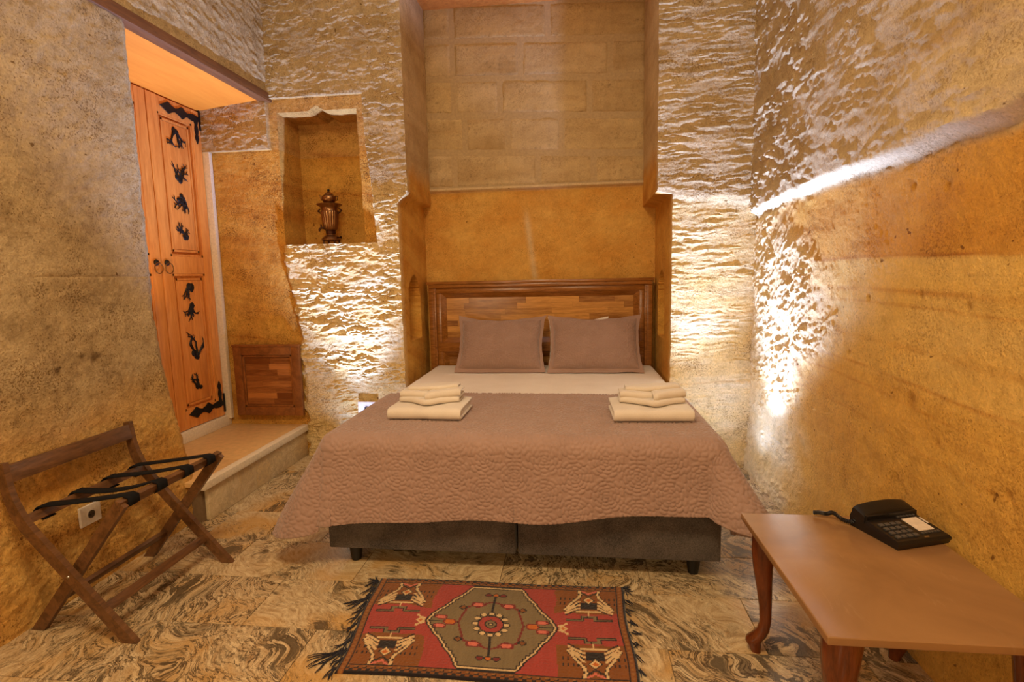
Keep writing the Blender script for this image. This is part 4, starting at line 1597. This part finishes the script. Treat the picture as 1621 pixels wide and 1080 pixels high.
# coiled cord
cp = [Vector(p) for p in ((.905, 1.742, .525), (.890, 1.765, .485), (.872, 1.790, .480), (.852, 1.812, .492), (.838, 1.826, .482), (.818, 1.832, .482), (.800, 1.835, .480))]
cpts = []
for i in range(len(cp) - 1):
    p0, p1, p2, p3 = (cp[max(0, min(len(cp) - 1, j))] for j in (i - 1, i, i + 1, i + 2))
    for q in np.linspace(0, 1, 30, endpoint=False):
        cpts.append(.5 * ((2 * p1) + (-p0 + p2) * q + (2 * p0 - 5 * p1 + 4 * p2 - p3) * q * q + (-p0 + 3 * p1 - 3 * p2 + p3) * q ** 3))
hel = []
for i, p in enumerate(cpts):
    t = (cpts[min(i + 1, len(cpts) - 1)] - cpts[max(i - 1, 0)]).normalized()
    a = t.cross(Vector((0, 0, 1)))
    a = a.normalized() if a.length > 1e-4 else Vector((1, 0, 0))
    b = t.cross(a)
    th = i * 1.25
    hel.append(p + .0055 * (math.cos(th) * a + math.sin(th) * b) + Vector((0, 0, .002)))
tube('coiled_cord', hel, .0024, M['black_plastic'], phone, 5)

# ------------------------------------------------------------------ samovar and teapot in the niche
SC = (-1.772, 3.845, NZ0 + .002)
sam = empty('samovar', SC, 'small fluted copper samovar standing in the wall niche', 'samovar')
lathe('base', [(.060, .030), (.068, .033), (.070, .040), (.062, .050), (.050, .062), (.036, .070), (.032, .078)], SC, M['copper'], sam)
for k_ in range(4):
    a = PI / 4 + k_ * PI / 2
    cx_, cy_ = SC[0] + .058 * math.cos(a), SC[1] + .058 * math.sin(a)
    lathe('foot', [(.004, 0), (.006, .004), (.004, .015), (.008, .030), (.006, .036)], (cx_, cy_, SC[2]), M['dark_copper'], sam, 12)
lathe('neck', [(.032, .076), (.036, .088), (.034, .100), (.040, .108)], SC, M['dark_copper'], sam)
lathe('body', [(.040, .106), (.048, .112), (.053, .150), (.059, .200), (.065, .236), (.062, .242)], SC, M['copper'], sam, 96, flute=.03, flutes=24)
lathe('shoulder', [(.062, .240), (.058, .246), (.060, .262), (.066, .272), (.086, .284), (.092, .291), (.086, .295), (.050, .298), (.040, .306)], SC, M['copper'], sam, 40)
for sgn in (-1, 1):
    h0 = [(SC[0] + sgn * .060, SC[1], SC[2] + .222), (SC[0] + sgn * .080, SC[1], SC[2] + .236), (SC[0] + sgn * .086, SC[1], SC[2] + .252), (SC[0] + sgn * .070, SC[1], SC[2] + .262)]
    hd = tube('handle', h0, .0045, M['dark_copper'], sam)
    bm = bmesh.new()
    bmesh.ops.create_icosphere(bm, subdivisions=2, radius=.009, matrix=Matrix.Translation((SC[0] + sgn * .086, SC[1], SC[2] + .246)))
    finish('handle_grip', bm, M['dark_copper'], hd, smooth=3.1)
sp = tube('spigot', [(SC[0] - .030, SC[1] - .030, SC[2] + .122), (SC[0] - .052, SC[1] - .050, SC[2] + .120), (SC[0] - .060, SC[1] - .058, SC[2] + .108), (SC[0] - .060, SC[1] - .058, SC[2] + .094)], [.009, .008, .008, .006], M['dark_copper'], sam)
tube('tap_key', [(SC[0] - .050, SC[1] - .048, SC[2] + .122), (SC[0] - .050, SC[1] - .048, SC[2] + .146)], [.005, .007], M['dark_copper'], sp)
tube('draught_knob', [(SC[0] + .055, SC[1] - .02, SC[2] + .052), (SC[0] + .078, SC[1] - .03, SC[2] + .050), (SC[0] + .090, SC[1] - .034, SC[2] + .050)], [.006, .005, .010], M['dark_copper'], sam)
TC = (SC[0], SC[1], SC[2] + .306)
tp = empty('teapot', TC, 'tiny copper teapot resting on top of the samovar', 'teapot')
lathe('pot', [(.028, .0), (.042, .004), (.050, .020), (.052, .034), (.046, .046), (.030, .054)], TC, M['copper'], tp)
lathe('lid', [(.030, .053), (.032, .056), (.024, .066), (.010, .076), (.006, .080)], TC, M['copper'], tp)
lathe('lid_knob', [(.004, .079), (.009, .084), (.009, .090), (.003, .097)], TC, M['iron'], tp, 14)
tube('spout', [(TC[0] - .044, TC[1], TC[2] + .018), (TC[0] - .058, TC[1], TC[2] + .026), (TC[0] - .062, TC[1], TC[2] + .042), (TC[0] - .070, TC[1], TC[2] + .050)], [.009, .007, .005, .004], M['copper'], tp)
tube('pot_handle', [(TC[0] + .048, TC[1], TC[2] + .042), (TC[0] + .066, TC[1], TC[2] + .040), (TC[0] + .066, TC[1], TC[2] + .016), (TC[0] + .048, TC[1], TC[2] + .012)], .0035, M['dark_copper'], tp)

# ------------------------------------------------------------------ rug
RED, BRN, OLV, CRM, DRK = srgb(166, 62, 52), srgb(134, 76, 26), srgb(128, 108, 74), srgb(222, 186, 132), srgb(34, 26, 26)
PNK, ORG, DRD, BLKN, TAN = srgb(214, 112, 92), srgb(200, 104, 34), srgb(120, 36, 32), srgb(40, 30, 26), srgb(150, 96, 44)
RW, RH = 1.03, .555
nu, nv = 430, 232
U, V = np.meshgrid(np.linspace(0, RW, nu), np.linspace(0, RH, nv))   # V: 0 = towards viewer
K = .005  # knot size
Uk, Vk = (np.floor(U / K) + .5) * K, (np.floor(V / K) + .5) * K
C = np.empty((nv, nu, 3))
C[:] = RED


def paint(mask, col): C[mask] = col


def seg(x0, y0, x1, y1, wd, col, sym=False):
    dx, dy = x1 - x0, y1 - y0
    L2 = dx * dx + dy * dy + 1e-12
    t = np.clip(((Uk - x0) * dx + (Vk - y0) * dy) / L2, 0, 1)
    paint(np.hypot(Uk - x0 - t * dx, Vk - y0 - t * dy) < wd, col)


def blob(cx, cy, rx, ry, col, dia=False):
    if dia: paint(np.abs(Uk - cx) / rx + np.abs(Vk - cy) / ry < 1, col)
    else: paint(((Uk - cx) / rx) ** 2 + ((Vk - cy) / ry) ** 2 < 1, col)


cu, cv = RW / 2, RH / 2
# brown corner fields
for su in (-1, 1):
    for sv_ in (-1, 1):
        a, b = np.abs(Uk - (cu + su * .375)), np.abs(Vk - (cv + sv_ * .17))
        paint((a < .135 + .02 * fbm(Uk * 8, Vk * 8, 2, 805)) & (b < .085 + .02 * fbm(Uk * 8, Vk * 8, 2, 806)) & (np.sign(Vk - cv) == sv_), BRN)
        for i in range(4):
            for j in range(2):
                for side in (-1, 1):
                    x = cu + su * .375 + side * (.062 + i * .017)
                    y_ = cv + sv_ * (.150 + j * .030)
                    paint((np.abs(Uk - x) < .0028) & (np.abs(Vk - y_) < .009), DRK)
# medallion: elongated octagon with stepped outline
au, av = np.abs(Uk - cu), np.abs(Vk - cv)
stp = np.round(av / .016) * .016
half = np.where(stp < .215, .235 - np.clip(stp - .012, 0, 1) * .70, -1)
med = au < half


def dilate(m_, n_):
    for _ in range(n_):
        q_ = m_.copy()
        q_[1:] |= m_[:-1]
        q_[:-1] |= m_[1:]
        q_[:, 1:] |= m_[:, :-1]
        q_[:, :-1] |= m_[:, 1:]
        m_ = q_
    return m_


paint(dilate(med, 8), DRK)
paint(dilate(med, 5), CRM)
paint(dilate(med, 2), DRK)
paint(med, OLV)
# hooks at the medallion's tips
for su in (-1, 1):
    x = cu + su * .272
    blob(x, cv, .018, .016, CRM, True)
    blob(x, cv, .009, .008, ORG, True)
    for sv_ in (-1, 1):
        seg(x - su * .012, cv + sv_ * .012, x + su * .014, cv + sv_ * .028, .004, CRM)
# vine hexagon with leaves
hexp = [(0, .135), (.10, .095), (.125, 0), (.10, -.095), (0, -.135), (-.10, -.095), (-.125, 0), (-.10, .095)]
for (a, b), (c, d) in zip(hexp, hexp[1:] + hexp[:1]):
    seg(cu + a, cv + b, cu + c, cv + d, .0042, DRD)
for sv_ in (-1, 1):
    seg(cu, cv + sv_ * .05, cu, cv + sv_ * .18, .0036, DRK)
    for su in (-1, 0, 1):
        blob(cu + su * .030, cv + sv_ * .178, .018, .014, DRK, True)
        blob(cu + su * .030, cv + sv_ * .178, .012, .010, ORG if su == 0 else DRD, True)
    for su in (-1, 1):
        blob(cu + su * .062, cv + sv_ * .112, .030, .018, DRD)
        blob(cu + su * .062, cv + sv_ * .112, .020, .012, PNK)
        blob(cu + su * .118, cv + sv_ * .092, .020, .016, DRK, True)
        blob(cu + su * .118, cv + sv_ * .092, .013, .010, BRN, True)
        blob(cu + su * .195, cv + sv_ * .026, .026, .014, DRD)
        blob(cu + su * .195, cv + sv_ * .026, .018, .009, PNK)
for su in (-1, 1):
    seg(cu + su * .13, cv, cu + su * .24, cv, .0034, DRK)
    blob(cu + su * .158, cv, .026, .020, DRD)
    blob(cu + su * .158, cv, .020, .015, ORG)
# centre flower
for k_ in range(12):
    a = 2 * PI * k_ / 12
    blob(cu + .060 * math.cos(a), cv + .060 * math.sin(a), .015, .013, DRK)
    blob(cu + .060 * math.cos(a), cv + .060 * math.sin(a), .011, .009, CRM)
blob(cu, cv, .050, .050, DRK)
blob(cu, cv, .045, .045, RED)
blob(cu, cv, .026, .026, DRK)
for k_ in range(8):
    a = 2 * PI * k_ / 8
    blob(cu + .015 * math.cos(a), cv + .015 * math.sin(a), .006, .006, OLV)
blob(cu, cv, .005, .005, CRM)
# four vase motifs, narrow end to the long border
for su in (-1, 1):
    for sv_ in (-1, 1):
        mx = cu + su * .372

        def Q(a, b): return mx + a * 1.12, cv + sv_ * (.240 - b * 1.28)
        for s2 in (-1, 1):
            prof = [(.036, .0), (.030, .020), (.036, .040), (.062, .070), (.082, .100)]
            for (a, b), (c, d) in zip(prof[:-1], prof[1:]):
                seg(*Q(s2 * a, b), *Q(s2 * c, d), .0075, DRK)
            for (a, b), (c, d) in zip(prof[:-1], prof[1:]):
                seg(*Q(s2 * a, b), *Q(s2 * c, d), .0045, CRM)
            for i in range(3):
                seg(*Q(s2 * .034, .060 + i * .016), *Q(s2 * (.070 + .004 * i), .092 + i * .012), .0048, CRM)
                seg(*Q(s2 * .034, .068 + i * .016), *Q(s2 * (.070 + .004 * i), .100 + i * .012), .0026, DRK)
        x, y_ = Q(0, .080)
        paint((np.abs(Uk - x) < .034) & (np.abs(Vk - y_) < .022), DRK)
        blob(*Q(0, .052), .027, .027, DRK, True)
        blob(*Q(0, .052), .022, .021, CRM, True)
        blob(*Q(0, .052), .013, .012, ORG, True)
        for s2 in (-1, 1):
            seg(*Q(0, .018), *Q(s2 * .026, .004), .0042, PNK)
            seg(*Q(0, .030), *Q(s2 * .028, .014), .0036, DRK)
        seg(*Q(-.040, .108), *Q(.040, .108), .0042, CRM)
        seg(*Q(0, .108), *Q(0, .132), .0032, CRM)
        for s2 in (-1, 1):
            for (wd, col) in ((.0075, DRK), (.0042, OLV)):
                seg(*Q(s2 * .000, .132), *Q(s2 * .022, .132), wd, col)
                seg(*Q(s2 * .022, .132), *Q(s2 * .022, .148), wd, col)
                seg(*Q(s2 * .022, .148), *Q(s2 * .072, .148), wd, col)
# borders
ed_v = np.minimum(Vk, RH - Vk)
ed_u = np.minimum(Uk, RW - Uk)
paint(ed_v < .040, BRN)
zig = .020 + .006 * np.where(np.mod(Uk, .03) < .015, 1, -1)
paint((np.abs(ed_v - zig) < .005), DRK)
paint((np.abs(ed_v - .030) < .004) & (np.mod(Uk, .03) < .012), TAN)
paint(ed_v < .012, DRK)
paint((ed_v > .036) & (ed_v < .041), DRK)
paint((ed_u < .036), BRN)
paint((ed_u < .036) & (np.abs(ed_u - .020) < .004) & (np.mod(Vk, .02) < .012), TAN)
paint((ed_u > .031) & (ed_u < .037), DRK)
paint(ed_u < .010, DRK)
# abrash: dye lots drift along the warp
C *= (1 + .14 * fbm(U * 60, V * 4, 3, 800) + .10 * fbm(U * 6, V * 8, 3, 801))[..., None]
C = np.clip(C * .84, 0, 1)
q00, q10, q01, q11 = np.array([-.800, 1.555]), np.array([.200, 1.565]), np.array([-.848, 2.112]), np.array([.190, 2.130])
fu, fv = (U / RW)[..., None], (V / RH)[..., None]
XY = q00 * (1 - fu) * (1 - fv) + q10 * fu * (1 - fv) + q01 * (1 - fu) * fv + q11 * fu * fv
XY[..., 1] += .006 * np.sin(U * 6) * 1
XY[..., 0] += .005 * np.sin(V * 14)
h = .007 + .0012 * fbm(U * 120, V * 120, 2, 802) + .004 * np.clip(fbm(U * 3, V * 3, 2, 803), 0, 1)
edge = np.minimum(np.minimum(U, RW - U), np.minimum(V, RH - V))
h = h * sstep(-.002, .006, edge) + .0008
rorg = np.array([-.31, 1.84, 0])
P = np.dstack([XY, h])
# underside makes it a solid mat
me = grid_mesh('rug', P - rorg, C, 3.1)
rug = link('rug', me, M['rug'], None, rorg)
tag(rug, 'red wool rug with olive medallion, lying on the granite floor', 'rug')


def tassel(x, y_, ang, ln, n, seed, spread=.18, r0=.0022):
    rg = random.Random(seed)
    bm = bmesh.new()
    for i in range(n):
        a = ang + rg.uniform(-spread, spread)
        px, py = x + rg.uniform(-.012, .012) * math.sin(ang), y_ + rg.uniform(-.012, .012) * math.cos(ang)
        pts = []
        for j in range(6):
            pts.append((px, py, .003 + rg.uniform(0, .003)))
            a += rg.uniform(-.35, .35)
            px += math.cos(a) * ln / 5
            py += math.sin(a) * ln / 5
        tube_bm(pts, [r0, r0, r0, r0 * .8, r0 * .7, r0 * .4], 5, bm)
    finish('tassel', bm, M['fringe'], rug, smooth=1.2)


for i in range(12):
    q = (i + .5) / 12
    p = q00 * (1 - q) + q01 * q
    tassel(p[0] - .004, p[1], PI + 1.42, .045 + .02 * random.random(), 6, 30 + i, .16)
tassel(-.812, 1.655, PI + .55, .12, 9, 51, .12)
tassel(-.842, 1.97, PI + .9, .10, 8, 52, .25)
tassel(-.846, 2.09, PI - .4, .05, 6, 53, .5)
for i in range(9):
    q = (i + .5) / 9
    p = q10 * (1 - q) + q11 * q
    tassel(p[0] + .004, p[1], -.9, .03 + .02 * random.random(), 4, 70 + i, .6)
tassel(.200, 1.60, -.7, .10, 8, 91, .2)
tassel(.192, 2.115, .1, .035, 6, 92, .5)

# ------------------------------------------------------------------ floor spotlights that wash the walls
k = NT('spot_lens')
k.b.inputs['Emission Color'].default_value = (1, .95, .9, 1)
k.b.inputs['Emission Strength'].default_value = 2
M['lens'] = k.m
for (p, lab) in ((SPOT_L, 'small black floor spotlight shining up the wall below the niche'), (SPOT_R, 'small black floor spotlight shining up the corner pier')):
    root = empty('floor_spotlight', (p[0], p[1], 0), lab, 'spotlight')
    lathe('base', [(.045, 0), (.045, .008), (.012, .012), (.010, .020)], (p[0], p[1], 0), M['black_plastic'], root, 20)
    bm = bmesh.new()
    secs = [[(p[0] + r_ * math.cos(a), p[1] + r_ * math.sin(a), z) for a in np.linspace(0, 2 * PI, 20, endpoint=False)] for (r_, z) in ((.020, .018), (.032, .026), (.034, .066), (.034, .070))]
    finish('housing', loft_bm(secs), M['black_plastic'], root, smooth=.7)
    secs = [[(p[0] + r_ * math.cos(a), p[1] + r_ * math.sin(a), z) for a in np.linspace(0, 2 * PI, 20, endpoint=False)] for (r_, z) in ((.030, .070), (.030, .072))]
    finish('lens', loft_bm(secs), M['lens'], root)
